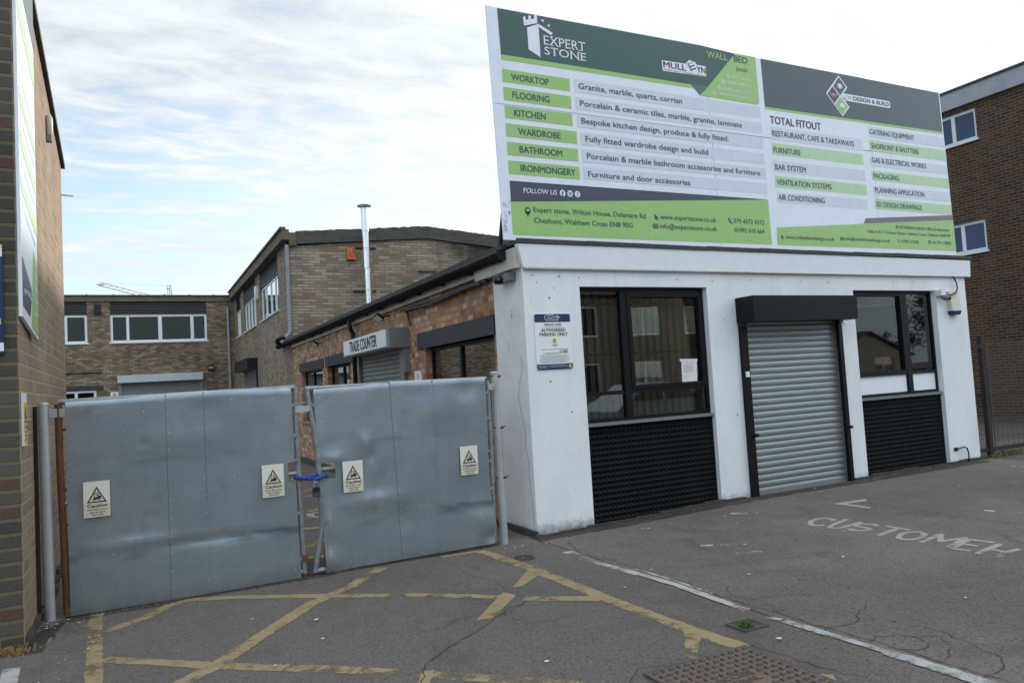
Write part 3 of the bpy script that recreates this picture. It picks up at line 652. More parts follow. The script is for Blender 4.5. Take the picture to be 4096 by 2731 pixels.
b = MB(); b.box(-1.7, 6.325, 2.07, -.825, 6.348, 2.85); b.build('sign_panel', 'navy_sign', S)
a = Art(FX(6.325), [], .002); a.rect(-1.7, 2.825, -.825, 2.85, 'pale_yellow'); a.rect(-1.7, 2.765, -.825, 2.825, 'sign_white'); a.rect(-1.7, 2.09, -.825, 2.15, 'sign_white')
a.text('Secured', -1.55, 2.63, -.845, .085, 'sign_white', 1, .01); a.rect(-1.1, 2.28, -.84, 2.32, 'pale_yellow', 1); a.build('sign_lettering', S)
S = thing('warning_sign', 'narrow yellow and white warning sign near the left brick corner', 'sign', (-.735, 6.47, 1.41))
b = MB(); b.box(-.738, 6.39, 1.41, -.722, 6.56, 1.79); b.build('sign_panel', 'sign_white', S)
a = Art(FR(-.722), [], .002); a.rect(6.405, 1.59, 6.545, 1.72, 'sign_yellow'); a.rect(6.405, 1.42, 6.545, 1.575, 'sign_yellow'); a.poly([(6.425, 1.605), (6.525, 1.605), (6.475, 1.70)], 'ink_black', 2); a.poly([(6.445, 1.616), (6.505, 1.616), (6.475, 1.675)], 'sign_yellow', 3)
a.text('Warning', 6.415, 1.535, 6.535, .025, 'ink_black'); a.rect(6.42, 1.505, 6.53, 1.513, 'ink_black'); a.rect(6.42, 1.48, 6.53, 1.487, 'ink_black'); a.rect(6.42, 1.45, 6.53, 1.457, 'ink_black'); a.rect(6.405, 1.577, 6.545, 1.588, 'ink_black'); a.build('sign_lettering', S)
S = thing('bulkhead_light', 'slim white bulkhead light high on the left brick wall', 'wall light', (-.72, 8.68, 4.36))
b = MB(); b.tube([(-.715, 8.68, 4.42), (-.71, 8.68, 4.44), (-.71, 8.67, 4.60), (-.715, 8.66, 4.63)], [.02, .032, .032, .02], 10); b.build('diffuser', 'alarm_cream', S)
b = MB(); b.box(-.74, 8.64, 4.36, -.69, 8.72, 4.42); b.build('lamp_base', 'sill_grey', S)
b = MB(); b.tube([(-.76, 10.28, 4.225), (-.61, 10.28, 4.215)], .012, 8); tag(b.build('overflow_pipe', 'sign_white'), 'short white overflow pipe sticking out near the end of the left wall', 'pipe')

# ================================================================== WHITE SHOP BUILDING
SB = thing('shop_building', 'white tiled single storey shop with black windows and grey shutter', 'building', (3.78, 7.141, 0))
F = 7.141
H1 = (4.50, 6.35, -.3, 2.70); H2 = (6.86, 8.62, -.3, 2.45); H3 = (8.99, 10.80, -.3, 2.675)
b = MB(); b.wall(FX(F), 3.78, 11.53, -.05, 2.92, [H1, H2, H3], .26)
for x, z in ((3.9, 2.82), (4.24, 2.81), (3.95, 2.74), (4.17, 2.68), (4.10, 2.57), (4.5, 2.8), (5.9, 2.79), (6.45, 2.78), (7.1, 2.80), (8.0, 2.79), (8.5, 2.78), (10.3, 2.80), (4.05, 1.65), (4.3, 1.3), (6.6, 2.3), (8.75, 2.2), (6.7, 1.1)):
    r = random.uniform(.006, .011); b.add([(x+r*math.cos(k*1.047), F-.003, z+r*math.sin(k*1.047)) for k in range(6)], ((0, 1, 2, 3, 4, 5),), 1)
b.build('front_wall', ['white_mosaic', 'fence_post'], SB)
b = MB(); b.box(11.28, 7.40, -.05, 11.528, 20.4, 2.915); b.build('far_wall', 'white_render', SB)
b = MB()
for k in range(24):
    x0 = 3.74+k*.33
    if 6.84 < x0+.16 < 8.64: continue
    b.box(x0, 7.105+random.uniform(-.01, .012), -.05, x0+.33, 7.14, gz(x0)+.035+random.uniform(-.01, .02))
b.box(3.735, 7.11, -.05, 3.777, 7.9, .07); b.build('plinth', 'plinth_dirt', SB)
ct = [(3.776, 7.20, 2.35), (3.776, 7.22, 2.2)]
cr = MB(); cr.box(3.778, 7.144, -.05, 4.03, 7.88, 2.915)
for pts in ([(7.19, .12), (7.22, .45), (7.25, .62), (7.24, .8), (7.30, .95), (7.27, 1.1), (7.33, 1.28), (7.40, 1.5), (7.36, 1.62), (7.27, 1.80), (7.26, 1.95)], [(7.55, 2.0), (7.56, 2.12)], [(7.42, 2.42), (7.46, 2.38), (7.44, 2.47)]):
    for (a0, z0), (a1, z1) in zip(pts, pts[1:]):
        cr.add([(3.7765, a0-.003, z0), (3.7765, a0+.004, z0), (3.7765, a1+.004, z1), (3.7765, a1-.003, z1)], ((0, 1, 2, 3),), 1)
cr.build('side_wall', ['white_render', 'sill_grey'], SB)
b = MB()
b.hexa([(3.782, 7.10, 2.90), (11.63, 7.10, 2.895), (11.63, 7.16, 2.895), (3.782, 7.16, 2.90)], [(3.715, 7.085, 3.155), (11.63, 7.085, 3.14), (11.63, 7.16, 3.14), (3.715, 7.16, 3.155)])
b.box(11.55, 7.16, 2.9, 11.63, 20.3, 3.14)
b.build('fascia', 'white_board', SB)
b = MB(); b.box(3.79, 7.094, 2.884, 11.62, 7.14, 2.896); b.build('fascia_trim', 'cream_fascia', SB)
b = MB()
for k in range(9):
    x0 = 3.71+k*.883; dz = random.uniform(-.006, .006); b.hexa([(x0, 7.07, 3.158+dz), (x0+.883, 7.07, 3.154+dz), (x0+.883, 7.5, 3.154), (x0, 7.5, 3.158)], [(x0, 7.072, 3.208+dz), (x0+.883, 7.072, 3.202+dz), (x0+.883, 7.5, 3.20), (x0, 7.5, 3.205)])
b.build('roof_flashing', 'felt', SB)
b = MB(); b.box(3.80, 7.5, 3.10, 11.60, 20.45, 3.18); b.build('roof', 'felt', SB)
b = MB()   # the room behind the glass
b.quad((4.02, 10.6, 0), (11.3, 10.6, 0), (11.3, 10.6, 2.9), (4.02, 10.6, 2.9)); b.quad((4.04, 7.42, .02), (11.3, 7.42, .02), (11.3, 10.6, .02), (4.04, 10.6, .02)); b.quad((4.04, 7.42, 2.85), (11.3, 7.42, 2.85), (11.3, 10.6, 2.85), (4.04, 10.6, 2.85))
b.quad((6.7, 7.42, 0), (6.7, 10.6, 0), (6.7, 10.6, 2.9), (6.7, 7.42, 2.9)); b.quad((8.8, 7.42, 0), (8.8, 10.6, 0), (8.8, 10.6, 2.9), (8.8, 7.42, 2.9)); b.quad((4.035, 7.42, 0), (4.035, 10.6, 0), (4.035, 10.6, 2.9), (4.035, 7.42, 2.9))
b.build('room_lining', 'room_dark', SB)
def folds(mb, x0, x1, y, z0, z1, n, amp=.03, m=0):
    v = []; N = n*4
    for i in range(N+1):
        x = x0+(x1-x0)*i/N; yy = y+amp*math.sin(i*math.pi/2+.4*math.sin(i))
        v += [(x, yy, z0), (x, yy, z1)]
    mb.add(v, [(2*i, 2*i+2, 2*i+3, 2*i+1) for i in range(N)], m, True)
def window(name, holes, panes, members, yf, sill, bars, curtain, lower, label):
    """frame members and panes are x0,x1,z0,z1 ; yf is the front of the frame"""
    b = MB()
    for q in members:
        pr = q[4] if len(q) > 4 else 0
        b.box(q[0], yf-pr, q[2], q[1], yf+.06, q[3])
    w = b.build(name, 'black_paint', SB, label)
    for q in panes:
        g = MB(); g.box(q[0], yf+.022, q[2], q[1], yf+.028, q[3]); g.build('pane', q[4], w)
    g = MB(); g.box(*sill); g.build('sill', 'sill_grey', w)
    if bars:
        g = MB(); x = bars[0]
        while x < bars[1]: g.box(x-.017, yf+.13, bars[2], x+.017, yf+.14, bars[3]); x += .108
        for z in bars[4]: g.box(bars[0]-.1, yf+.141, z-.012, bars[1]+.1, yf+.149, z+.012)
        g.build('security_bars', 'black_paint', w)
    g = MB()
    for c in curtain: folds(g, c[0], c[1], c[2], 0.1, 2.84, int((c[1]-c[0])/.16), .014, 0)
    g.build('curtain', curtain[0][3], w)
window('window', None, [(4.54, 5.09, 1.50, 2.66, 'window_glass'), (5.22, 6.30, 1.52, 2.60, 'window_glass'), (4.54, 5.09, 1.19, 1.46, 'window_glass'), (5.20, 6.31, 1.19, 1.455, 'window_glass')],
       [(4.50, 4.545, 1.15, 2.70), (6.31, 6.35, 1.15, 2.70), (4.545, 6.31, 2.655, 2.70), (5.09, 5.185, 1.15, 2.655, .012), (4.545, 5.09, 1.455, 1.498), (5.185, 6.31, 1.455, 1.51, .006), (4.545, 6.31, 1.15, 1.19),
        (5.185, 5.235, 1.51, 2.655, .02), (6.255, 6.31, 1.51, 2.655, .02), (5.235, 6.255, 2.59, 2.655, .02), (5.235, 6.255, 1.51, 1.55, .02)], 7.225,
       (4.47, 7.165, 1.112, 6.38, 7.29, 1.148), (4.58, 6.32, 1.15, 2.75, (2.52, 1.93)), [(4.2, 6.6, 7.47, 'curtain')], None, None)
window('window', None, [(9.03, 10.05, 1.52, 2.62, 'window_glass'), (10.235, 10.765, 1.52, 2.635, 'window_glass'), (9.03, 10.11, 1.20, 1.45, 'white_board'), (10.22, 10.765, 1.20, 1.45, 'white_board')],
       [(8.99, 9.03, 1.16, 2.675), (10.765, 10.80, 1.16, 2.675), (9.03, 10.765, 2.63, 2.675), (10.12, 10.215, 1.16, 2.63, .012), (9.03, 10.12, 1.45, 1.515, .006), (10.215, 10.765, 1.45, 1.50), (9.03, 10.765, 1.16, 1.20),
        (9.03, 9.06, 1.515, 2.63, .02), (10.06, 10.12, 1.515, 2.63, .02), (9.06, 10.06, 2.60, 2.63, .02)], 7.225,
       (8.96, 7.165, 1.122, 10.83, 7.29, 1.158), (9.08, 10.75, 1.15, 2.7, (1.96,)), [(8.85, 11.0, 7.56, 'curtain_pale')], None, None)
def studded(x0, x1, zt):      # sunk pyramids
    b = MB(); p = .0625; n = round((x1-x0)/p); p = (x1-x0)/n; z1 = zt; rows = int((zt+.05)/.0625)+1; yf = 7.205; e = .007
    for j in range(rows):
        for i in range(n):
            a, c = x0+i*p, z1-(j+1)*.0625; a0, a1, c0, c1 = a+e*.5, a+p-e*.5, c+e*.5, c+.0625-e*.5; ap = (a+p/2, yf+.042, c+.046)
            q = [(a0, yf, c0), (a1, yf, c0), (a1, yf, c1), (a0, yf, c1)]; o = [(a, yf, c), (a+p, yf, c), (a+p, yf, c+.0625), (a, yf, c+.0625)]
            b.add(q+[ap]+o, ((0, 1, 4), (1, 2, 4), (2, 3, 4), (3, 0, 4), (5, 6, 1, 0), (6, 7, 2, 1), (7, 8, 3, 2), (8, 5, 0, 3)))
    b.build('studded_panel', 'tile_black', SB)
studded(4.50, 6.35, 1.112); studded(8.99, 10.80, 1.122)
def slats(mb, fn, u0, u1, z0, z1, pitch, depth, m=0):
    n = int((z1-z0)/pitch); K = 6; prof = []
    for i in range(n+1):
        zb = z1-(i+1)*pitch
        for k in range(K):
            t = k/(K-1); z = zb+pitch*(1-t)*.93+pitch*.035
            prof.append((max(z, z0), depth*math.sin(math.pi*(.08+.84*t))))
        prof.append((max(zb, z0), -.010))
    v = []
    for z, d in prof: v += [fn(u0, z, d), fn(u1, z, d)]
    mb.add(v, [(2*i, 2*i+1, 2*i+3, 2*i+2) for i in range(len(prof)-1)], m)
rs = bpy.data.objects.new('roller_shutter', None); COL.objects.link(rs); rs.parent = SB; rs['_o'] = SB['_o']
b = MB(); slats(b, FX(7.175), 6.90, 8.59, .10, 2.30, .0795, .011); b.build('curtain', 'shutter_steel', rs)
b = MB(); b.box(6.90, 7.16, .055, 8.59, 7.19, .105); b.build('bottom_rail', 'shutter_grey', rs)
for q in ((6.815, .04, 6.915), (8.575, .06, 8.645)):
    b = MB(); b.box(q[0], 7.085, q[1], q[2], 7.139, 2.26); b.build('guide_rail', 'black_paint', rs)
b = MB(); b.box(6.80, 6.83, 2.245, 8.66, 7.139, 2.56); b.build('shutter_box', 'black_paint', rs)
b = MB(); b.box(6.79, 7.06, 2.20, 6.90, 7.084, 2.245); b.box(8.57, 7.06, 2.21, 8.64, 7.084, 2.245); b.build('guide_plate', 'black_plastic', rs)
for x, z in ((6.91, .83), (8.615, .80)):
    b = MB(); b.tube([(x, 7.10, z), (x, 7.03, z)], .022, 10); b.build('bullet_lock', 'padlock_black', rs)
b = MB(); b.box(6.83, 7.066, 1.56, 6.885, 7.084, 1.63); b.build('key_switch', 'sign_white', rs)
# signs and gear fixed to the shop front
S = thing('parking_sign', 'white and navy private land parking sign on the white tiled pillar', 'sign', (4.115, 7.135, 1.78))
def rrect(x0, z0, x1, z1, r, n=5):
    o = []
    for cx, cz, a0 in ((x1-r, z1-r, 0), (x0+r, z1-r, 90), (x0+r, z0+r, 180), (x1-r, z0+r, 270)):
        o += [(cx+r*math.cos(R(a0+90*k/n)), cz+r*math.sin(R(a0+90*k/n))) for k in range(n+1)]
    return o
b = MB(); b.prism(rrect(3.89, 1.78, 4.343, 2.39, .02), FX(7.13), -.008, 0); b.build('sign_panel', 'sign_white', S)
a = Art(FX(7.13), [], .0012)
a.poly(rrect(3.89, 2.30, 4.343, 2.39, .02)[:12]+[(3.89, 2.30), (4.343, 2.30)], 'navy_sign'); a.poly([(3.89, 1.84), (3.89, 1.80), (3.90, 1.785), (3.91, 1.78), (4.323, 1.78), (4.335, 1.786), (4.343, 1.80), (4.343, 1.84)], 'navy_sign')
w = .006
a.line([(4.11, 2.375), (4.03, 2.375), (4.022, 2.368), (4.022, 2.335), (4.03, 2.328), (4.075, 2.328), (4.08, 2.334), (4.08, 2.352), (4.055, 2.352)], w, 'sign_white', 2)
a.line([(4.11, 2.375), (4.135, 2.375), (4.14, 2.368), (4.14, 2.356), (4.134, 2.350), (4.10, 2.350), (4.095, 2.344), (4.095, 2.328), (4.19, 2.328)], w, 'sign_white', 2)
a.line([(4.19, 2.328), (4.19, 2.376), (4.15, 2.352), (4.215, 2.352)], w, 'sign_white', 2)
a.text('Professional Parking Solutions', 4.03, 2.309, 4.195, .007, 'sign_white'); a.text('PRIVATE LAND', 4.012, 2.262, 4.225, .022, 'ink_black', 2, .01); a.text('This land is private property', 4.015, 2.244, 4.225, .009, 'ink_grey')
a.text('AUTHORISED', 3.968, 2.195, 4.275, .036, 'ink_black', 2, .012); a.text('PARKING ONLY', 3.945, 2.148, 4.30, .036, 'ink_black', 2, .012)
a.rect(4.10, 2.068, 4.153, 2.12, 'pale_yellow'); a.text('!', 4.121, 2.076, 4.131, .036, 'ink_black', 2, .02)
for k, q in enumerate((.036, .03, .024)): a.rect(4.127-q, 2.052-k*.0095, 4.127+q, 2.056-k*.0095, 'ink_grey')
a.rect(3.96, 1.998, 4.30, 2.002, 'ink_grey'); a.text('a parking charge of', 3.978, 1.952, 4.172, .014, 'ink_black', 2, .005); a.text('£100', 4.183, 1.956, 4.285, .034, 'ink_black', 2, .015)
for k in range(9): a.rect(3.93+.03*(k % 3 == 2), 1.932-k*.0098, 4.32-.02*(k % 4), 1.9345-k*.0098, 'ink_grey')
a.text('Managed and operated by G24', 3.903, 1.82, 4.02, .008, 'sign_white'); a.rect(4.036, 1.79, 4.038, 1.83, 'sign_white', 2); a.rect(4.27, 1.79, 4.272, 1.83, 'sign_white', 2)
for k in range(2): a.rect(4.055, 1.822-k*.016, 4.255, 1.8245-k*.016, 'sign_white', 2)
for k in range(2): a.rect(3.903, 1.808-k*.01, 4.015, 1.810-k*.01, 'sign_white', 2)
a.circ(4.308, 1.811, .020, 'pale_yellow', 2); a.ring(4.308, 1.811, .012, .015, 'orange_box', 3); a.build('sign_lettering', S)
S = thing('paper_notice', 'white paper notice taped inside the window beside the shutter', 'notice', (6.13, 7.245, 1.5))
b = MB(); b.prism([(5.955, 1.53), (6.19, 1.525), (6.205, 1.815), (5.965, 1.82)], FX(7.2465), -.0005, 0); b.build('paper_sheet', 'paper', S)
b = MB(); b.prism([(5.94, 1.80), (6.215, 1.795), (6.215, 1.825), (5.94, 1.832)], FX(7.2455), -.0005, 0); b.build('sticky_tape', 'art_strip', S)
a = Art(FX(7.2455), [], .0004); a.text('NOTICE OF OWNER', 6.0, 1.775, 6.16, .011, 'ink_grey', 1)
for k in range(9): a.rect(5.99, 1.755-k*.012, 6.17-.03*(k % 3), 1.758-k*.012, 'art_taupe')
for k in range(2): a.rect(5.99, 1.62-k*.02, 6.06, 1.623-k*.02, 'ink_grey')
a.build('notice_lettering', S)
S = thing('alarm_box', 'cream alarm box with blue base on the right white pillar', 'alarm box', (11.13, 7.14, 2.3))
b = MB(); b.hexa([(11.045, 7.055, 2.36), (11.255, 7.055, 2.36), (11.255, 7.14, 2.36), (11.045, 7.14, 2.36)], [(11.03, 7.075, 2.655), (11.235, 7.075, 2.655), (11.235, 7.14, 2.655), (11.03, 7.14, 2.655)]); b.build('cover', 'alarm_cream', S)
b = MB(); b.hexa([(11.075, 7.065, 2.30), (11.235, 7.065, 2.30), (11.235, 7.14, 2.30), (11.075, 7.14, 2.30)], [(11.048, 7.055, 2.358), (11.255, 7.055, 2.358), (11.255, 7.14, 2.358), (11.048, 7.14, 2.358)]); b.build('strobe_lens', 'alarm_blue', S)
S = thing('security_camera', 'small dome camera on white box above the right shop window', 'camera', (10.86, 7.14, 2.55))
b = MB(); b.box(10.80, 7.05, 2.59, 10.90, 7.14, 2.68); b.build('junction_box', 'white_upvc', S)
b = MB(); b.tube([(10.86, 7.10, 2.59), (10.88, 7.06, 2.56), (10.90, 7.00, 2.545)], [.03, .045, .04], 12); b.build('camera_head', 'sill_grey', S)
b = MB(); b.tube([(10.895, 7.01, 2.546), (10.91, 6.975, 2.535)], [.03, .018], 12); b.build('lens', 'black_plastic', S)
b = MB(); b.tube([(10.90, 7.10, 2.64), (10.98, 7.09, 2.60), (11.06, 7.05, 2.60), (11.15, 7.05, 2.63), (11.21, 7.06, 2.70), (11.235, 7.08, 2.78), (11.22, 7.10, 2.86), (11.19, 7.12, 2.90)], .011, 8); tag(b.build('power_cable', 'black_plastic'), 'black cable looping from the camera box up behind the fascia', 'cable')
b = MB(); b.tube([(10.93, 7.12, .285), (11.0, 7.10, .30), (11.08, 7.09, .31), (11.14, 7.09, .28), (11.165, 7.09, .20), (11.17, 7.10, .06)], .011, 8); b.box(10.90, 7.12, .26, 10.97, 7.14, .31); tag(b.build('conduit_cable', 'black_plastic'), 'short black cable bent out of the foot of the right pillar', 'cable')
S = thing('motion_sensor', 'grey floodlight sensor under the eaves beside the white corner', 'sensor', (3.70, 7.45, 2.8))
b = MB(); b.box(3.68, 7.29, 2.785, 3.777, 7.41, 2.87); b.build('mount_box', 'sill_grey', S)
b = MB(); b.lathe([(.0, 2.765), (.05, 2.775), (.075, 2.81), (.07, 2.84), (.02, 2.855)], (3.69, 7.53), 16); b.build('sensor_head', 'black_plastic', S)
b = MB(); b.tube([(3.69, 7.53, 2.85), (3.67, 7.46, 2.86), (3.68, 7.43, 2.82), (3.69, 7.40, 2.84)], .009, 6); b.tube([(3.69, 7.50, 2.83), (3.68, 7.47, 2.79), (3.69, 7.41, 2.80)], .009, 6); b.build('sensor_cable', 'black_plastic', S)

# ================================================================== BRICK WORKSHOP BEHIND THE GATE
WX = 3.79
WS = thing('workshop_building', 'orange brick workshop wing with dark lintels behind the gate', 'building', (WX, 7.9, 0))
O1 = (7.96, 10.33, .92, 2.24); O2 = (11.32, 13.85, -.3, 2.30); O3 = (14.60, 16.60, 1.0, 2.26); O4 = (17.10, 19.50, 1.0, 2.25)
b = MB(); b.wall(FL(WX), 7.885, 20.48, -.05, 3.0, [O1, O2, O3, O4], .22); b.build('front_wall', 'brick_orange', WS)
for y0, y1, z0, z1 in ((7.90, 10.57, 2.24, 2.475), (13.92, 16.73, 2.26, 2.48), (16.93, 19.65, 2.255, 2.47)):
    b = MB(); b.box(WX-.028, y0, z0, WX+.1, y1, z1); b.build('lintel', 'dark_lintel', WS)
def side_window(o, mull, parent, mat='black_paint', transom=None, pane='mirror_glass', X=WX, rec=.10, sill=True, fw=.05):
    y0, y1, z0, z1 = o; b = MB(); xf = X+rec
    b.box(xf, y0, z0, xf+.06, y0+fw, z1); b.box(xf, y1-fw, z0, xf+.06, y1, z1); b.box(xf, y0+fw, z1-fw, xf+.06, y1-fw, z1); b.box(xf, y0+fw, z0, xf+.06, y1-fw, z0+fw)
    ys = [y0+fw]
    for q in mull: b.box(xf-.008, q-fw*.6, z0+fw, xf+.05, q+fw*.6, z1-fw); ys += [q-fw*.6, q+fw*.6]
    ys.append(y1-fw)
    w = b.build('window', mat, parent)
    for k in range(0, len(ys), 2):
        g = MB(); g.box(xf+.02, ys[k], z0+fw, xf+.026, ys[k+1], z1-fw); g.build('pane', pane, w)
    if sill:
        g = MB(); g.box(X-.05, y0-.04, z0-.05, xf+.02, y1+.04, z0-.002); g.build('sill', 'sill_grey' if mat == 'black_paint' else 'white_upvc', w)
    return w
side_window(O1, [9.22], WS); side_window(O3, [15.55], WS); w4 = side_window(O4, [18.48], WS)
b = MB()
for k in range(46): b.hexa([(WX+.22, 17.2, 1.05+k*.026), (WX+.24, 17.2, 1.062+k*.026), (WX+.24, 19.4, 1.062+k*.026), (WX+.22, 19.4, 1.05+k*.026)], [(WX+.22, 17.2, 1.052+k*.026), (WX+.24, 17.2, 1.064+k*.026), (WX+.24, 19.4, 1.064+k*.026), (WX+.22, 19.4, 1.052+k*.026)])
b.build('slatted_blind', 'white_upvc', w4)
b = MB(); b.box(4.02, 7.95, .02, 6.5, 20.4, 2.9); b.build('room_lining', 'room_dark', WS)
rs2 = bpy.data.objects.new('roller_shutter', None); COL.objects.link(rs2); rs2.parent = WS; rs2['_o'] = WS['_o']
b = MB(); slats(b, FL(WX+.02), 11.36, 13.83, .02, 2.32, .0795, .016); b.build('curtain', 'shutter_grey', rs2)
b = MB(); b.box(3.47, 11.0, 2.31, WX-.002, 13.84, 2.615); b.build('shutter_box', 'shutter_grey', rs2)
for y0, y1 in ((11.18, 11.38), (13.80, 13.92)):
    b = MB(); b.box(WX-.05, y0, .0, WX-.003, y1, 2.308); b.build('guide_rail', 'shutter_grey', rs2)
b = MB(); b.box(WX-.09, 11.02, 1.92, WX-.003, 11.12, 2.308); b.build('cable_trunking', 'sill_grey', rs2)
b = MB(); b.box(WX-.06, 8.2, 2.955, WX-.02, 20.45, 3.12); b.box(WX-.10, 7.15, 2.90, WX-.02, 8.2, 3.12); b.build('fascia', 'cream_fascia', WS)
b = MB(); b.box(3.64, 7.35, 3.135, WX+.3, 21.0, 3.19); b.build('roof_edge', 'felt', WS)
b = MB(); b.box(WX-.12, 8.0, -.02, WX-.002, 11.2, .06); b.box(WX-.14, 14.0, -.02, WX-.002, 20.4, .10); b.build('plinth', 'plinth_dirt', WS)
gu = bpy.data.objects.new('gutter', None); COL.objects.link(gu); gu.parent = WS; gu['_o'] = WS['_o']
gx, gzc, gr = 3.655, 3.095, .078
def half_pipe(mb, y0, y1, r, t=.006, m=0):
    n = 12; v = []
    for y in (y0, y1):
        for rr in (r, r-t):
            for k in range(n+1): a = math.pi+math.pi*k/n; v.append((gx+rr*math.cos(a), y, gzc+rr*1.35*math.sin(a)+.025))
    N = n+1; f = []
    for k in range(n): f += [(k, k+1, 2*N+k+1, 2*N+k), (N+k+1, N+k, 3*N+k, 3*N+k+1)]
    f += [(0, 2*N, 3*N, N), (n, N+n, 3*N+n, 2*N+n)]
    for e in (0, 2): f += [(e*N+k, e*N+N+k, e*N+N+k+1, e*N+k+1) for k in range(n)]
    mb.add(v, f, m, True)
b = MB(); half_pipe(b, 7.34, 22.0, gr); b.build('trough', 'black_plastic', gu)
b = MB()
for y in (7.325, 22.0): b.add([(gx+gr*1.06*math.cos(math.pi+math.pi*k/12), y+dy, gzc+gr*1.43*math.sin(math.pi+math.pi*k/12)+.03) for dy in (0, .018) for k in range(13)], [tuple(range(13)), tuple(range(25, 12, -1))]+[(k, k+1, 14+k, 13+k) for k in range(12)])
b.build('end_cap', 'black_plastic', gu)
yb = 7.42
for k in range(16):
    b = MB(); half_pipe(b, yb, yb+.035, gr+.008, .006); b.box(gx+.05, yb-.005, gzc-.09, WX-.055, yb+.045, gzc+.03); b.build('bracket', 'black_plastic', gu); yb += .93
for y in (10.9, 14.25, 17.6):
    b = MB(); half_pipe(b, y, y+.16, gr+.012, .01); b.build('union_joint', 'black_plastic', gu)
dp = MB(); dp.tube([(gx, 14.02, 3.02), (gx, 14.02, 2.90), (gx+.02, 14.02, 2.85), (gx+.06, 14.02, 2.78), (gx+.07, 14.02, .02)], .042, 12); dp.tube([(gx, 14.02, 2.93), (gx, 14.02, 2.85)], .052, 12); dp.build('downpipe', 'black_plastic', WS)
b = MB(); P1 = [(3.735, y, 2.885+.012*math.sin(y*3.1)) for y in [7.95+.25*i for i in range(14)]]; b.tube(P1, .026, 8)
b.tube([(3.72, y, 2.855+.018*math.sin(y*2.3+1)) for y in [8.1+.25*i for i in range(12)]], .018, 8); b.tube([(3.73, 10.85, 2.87), (3.75, 10.9, 2.80), (3.755, 10.87, 2.70), (3.76, 10.85, 2.62)], .014, 8)
tag(b.build('cable_bundle', 'black_plastic'), 'bundle of black cables clipped under the eaves of the orange brick wall', 'cable')
S = thing('trade_sign', 'white trade counter sign fixed on the grey shutter box', 'sign', (3.46, 12.43, 2.33))
b = MB(); b.box(3.45, 11.14, 2.335, 3.468, 13.74, 2.598); b.build('sign_panel', 'white_board', S)
a = Art(lambda u, v, d: (3.45-d, -u, v), [], .002); a.text('TRADE COUNTER', -13.30, 2.375, -11.62, .182, 'ink_black', 1, .035)
for y in (11.2, 13.68):
    for z in (2.355, 2.575): a.circ(-y, z, .008, 'ink_grey', 1, 8)
a.build('sign_lettering', S)
def flood(x, y, z, label):
    S = thing('floodlight', label, 'floodlight', (x, y, z))
    b = MB(); v = Vector((-.6, -.25, -.76)).normalized(); sidev = Vector((0, 1, 0)); up = v.cross(sidev).normalized(); sidev = up.cross(v)
    c = Vector((x, y, z)); q = lambda a_, b_, d_: tuple(c+a_*sidev+b_*up+d_*v)
    b.hexa([q(-.09, -.065, -.025), q(.09, -.065, -.025), q(.09, .065, -.025), q(-.09, .065, -.025)], [q(-.10, -.075, .02), q(.10, -.075, .02), q(.10, .075, .02), q(-.10, .075, .02)]); b.build('housing', 'black_plastic', S)
    b = MB(); b.add([q(-.085, -.06, .022), q(.085, -.06, .022), q(.085, .06, .022), q(-.085, .06, .022)], ((0, 1, 2, 3),)); b.build('lens', 'alarm_cream', S)
    b = MB(); b.tube([(x+.03, y, z+.01), (x+.10, y-.02, z+.02), (WX, y-.02, z+.03)], .012, 6); b.tube([(x+.02, y-.1, z-.06), (x+.05, y-.16, z-.08), (x+.12, y-.12, z-.02)], .006, 6); b.build('mount_arm', 'black_plastic', S)
flood(3.60, 11.95, 2.86, 'small floodlight with a pale lens hanging under the gutter above the shutter box')
flood(3.62, 17.0, 2.80, 'small dark floodlight hanging under the far end of the gutter')
# ================================================================== TWO STOREY WAREHOUSE
WH = thing('warehouse_building', 'two storey tan brick warehouse with a low concrete gable', 'building', (WX, 20.5, 0))
gy = 20.5
b = MB(); b.prism([(3.795, -.05), (11.6, -.05), (11.6, 5.72), (7.69, 6.05), (3.795, 5.70)], FX(gy), -.3, 0); b.build('gable_wall', 'brick_gable', WH)
V1 = (22.42, 25.95, 4.20, 5.86); V2 = (26.98, 30.15, 4.20, 5.86); V3 = (31.15, 32.62, 4.20, 5.86); V4 = (27.25, 30.6, -.3, 2.72)
b = MB(); b.wall(FL(WX), 20.51, 33.6, -.05, 5.88, [V1, V2, V3, V4], .22); b.build('side_wall', 'brick_tan', WH)
def rough_strip(mb, prof_fn, n, m=0):
    rows = [prof_fn(i/n) for i in range(n+1)]; k = len(rows[0]); v = [p for r in rows for p in r]
    mb.add(v, [(i*k+j, i*k+(j+1) % k, (i+1)*k+(j+1) % k, (i+1)*k+j) for i in range(n) for j in range(k)]+[tuple(range(k)), tuple(range(n*k, n*k+k))[::-1]], m)
def verge(t):
    x = 3.98+t*7.72; zt = 6.10+(.285*(x-3.98)/3.71 if x < 7.69 else .285-.085*(x-7.69)); zb = zt-.345; j = random.uniform(-.012, .018)
    return [(x, gy-.09, zb), (x, gy-.10, zt+j), (x, gy+.25, zt+j+.02), (x, gy+.25, zb)]
b = MB(); rough_strip(b, verge, 90); b.build('concrete_verge', 'concrete_dark', WH)
b = MB(); b.box(3.60, gy-.10, 5.86, 3.79, 33.3, 6.14); b.box(3.79, gy-.10, 5.70, 3.975, gy+.3, 6.06); b.box(3.55, gy-.12, 6.14, 3.70, 33.3, 6.20); b.build('eaves_gutter', 'concrete_moss', WH)
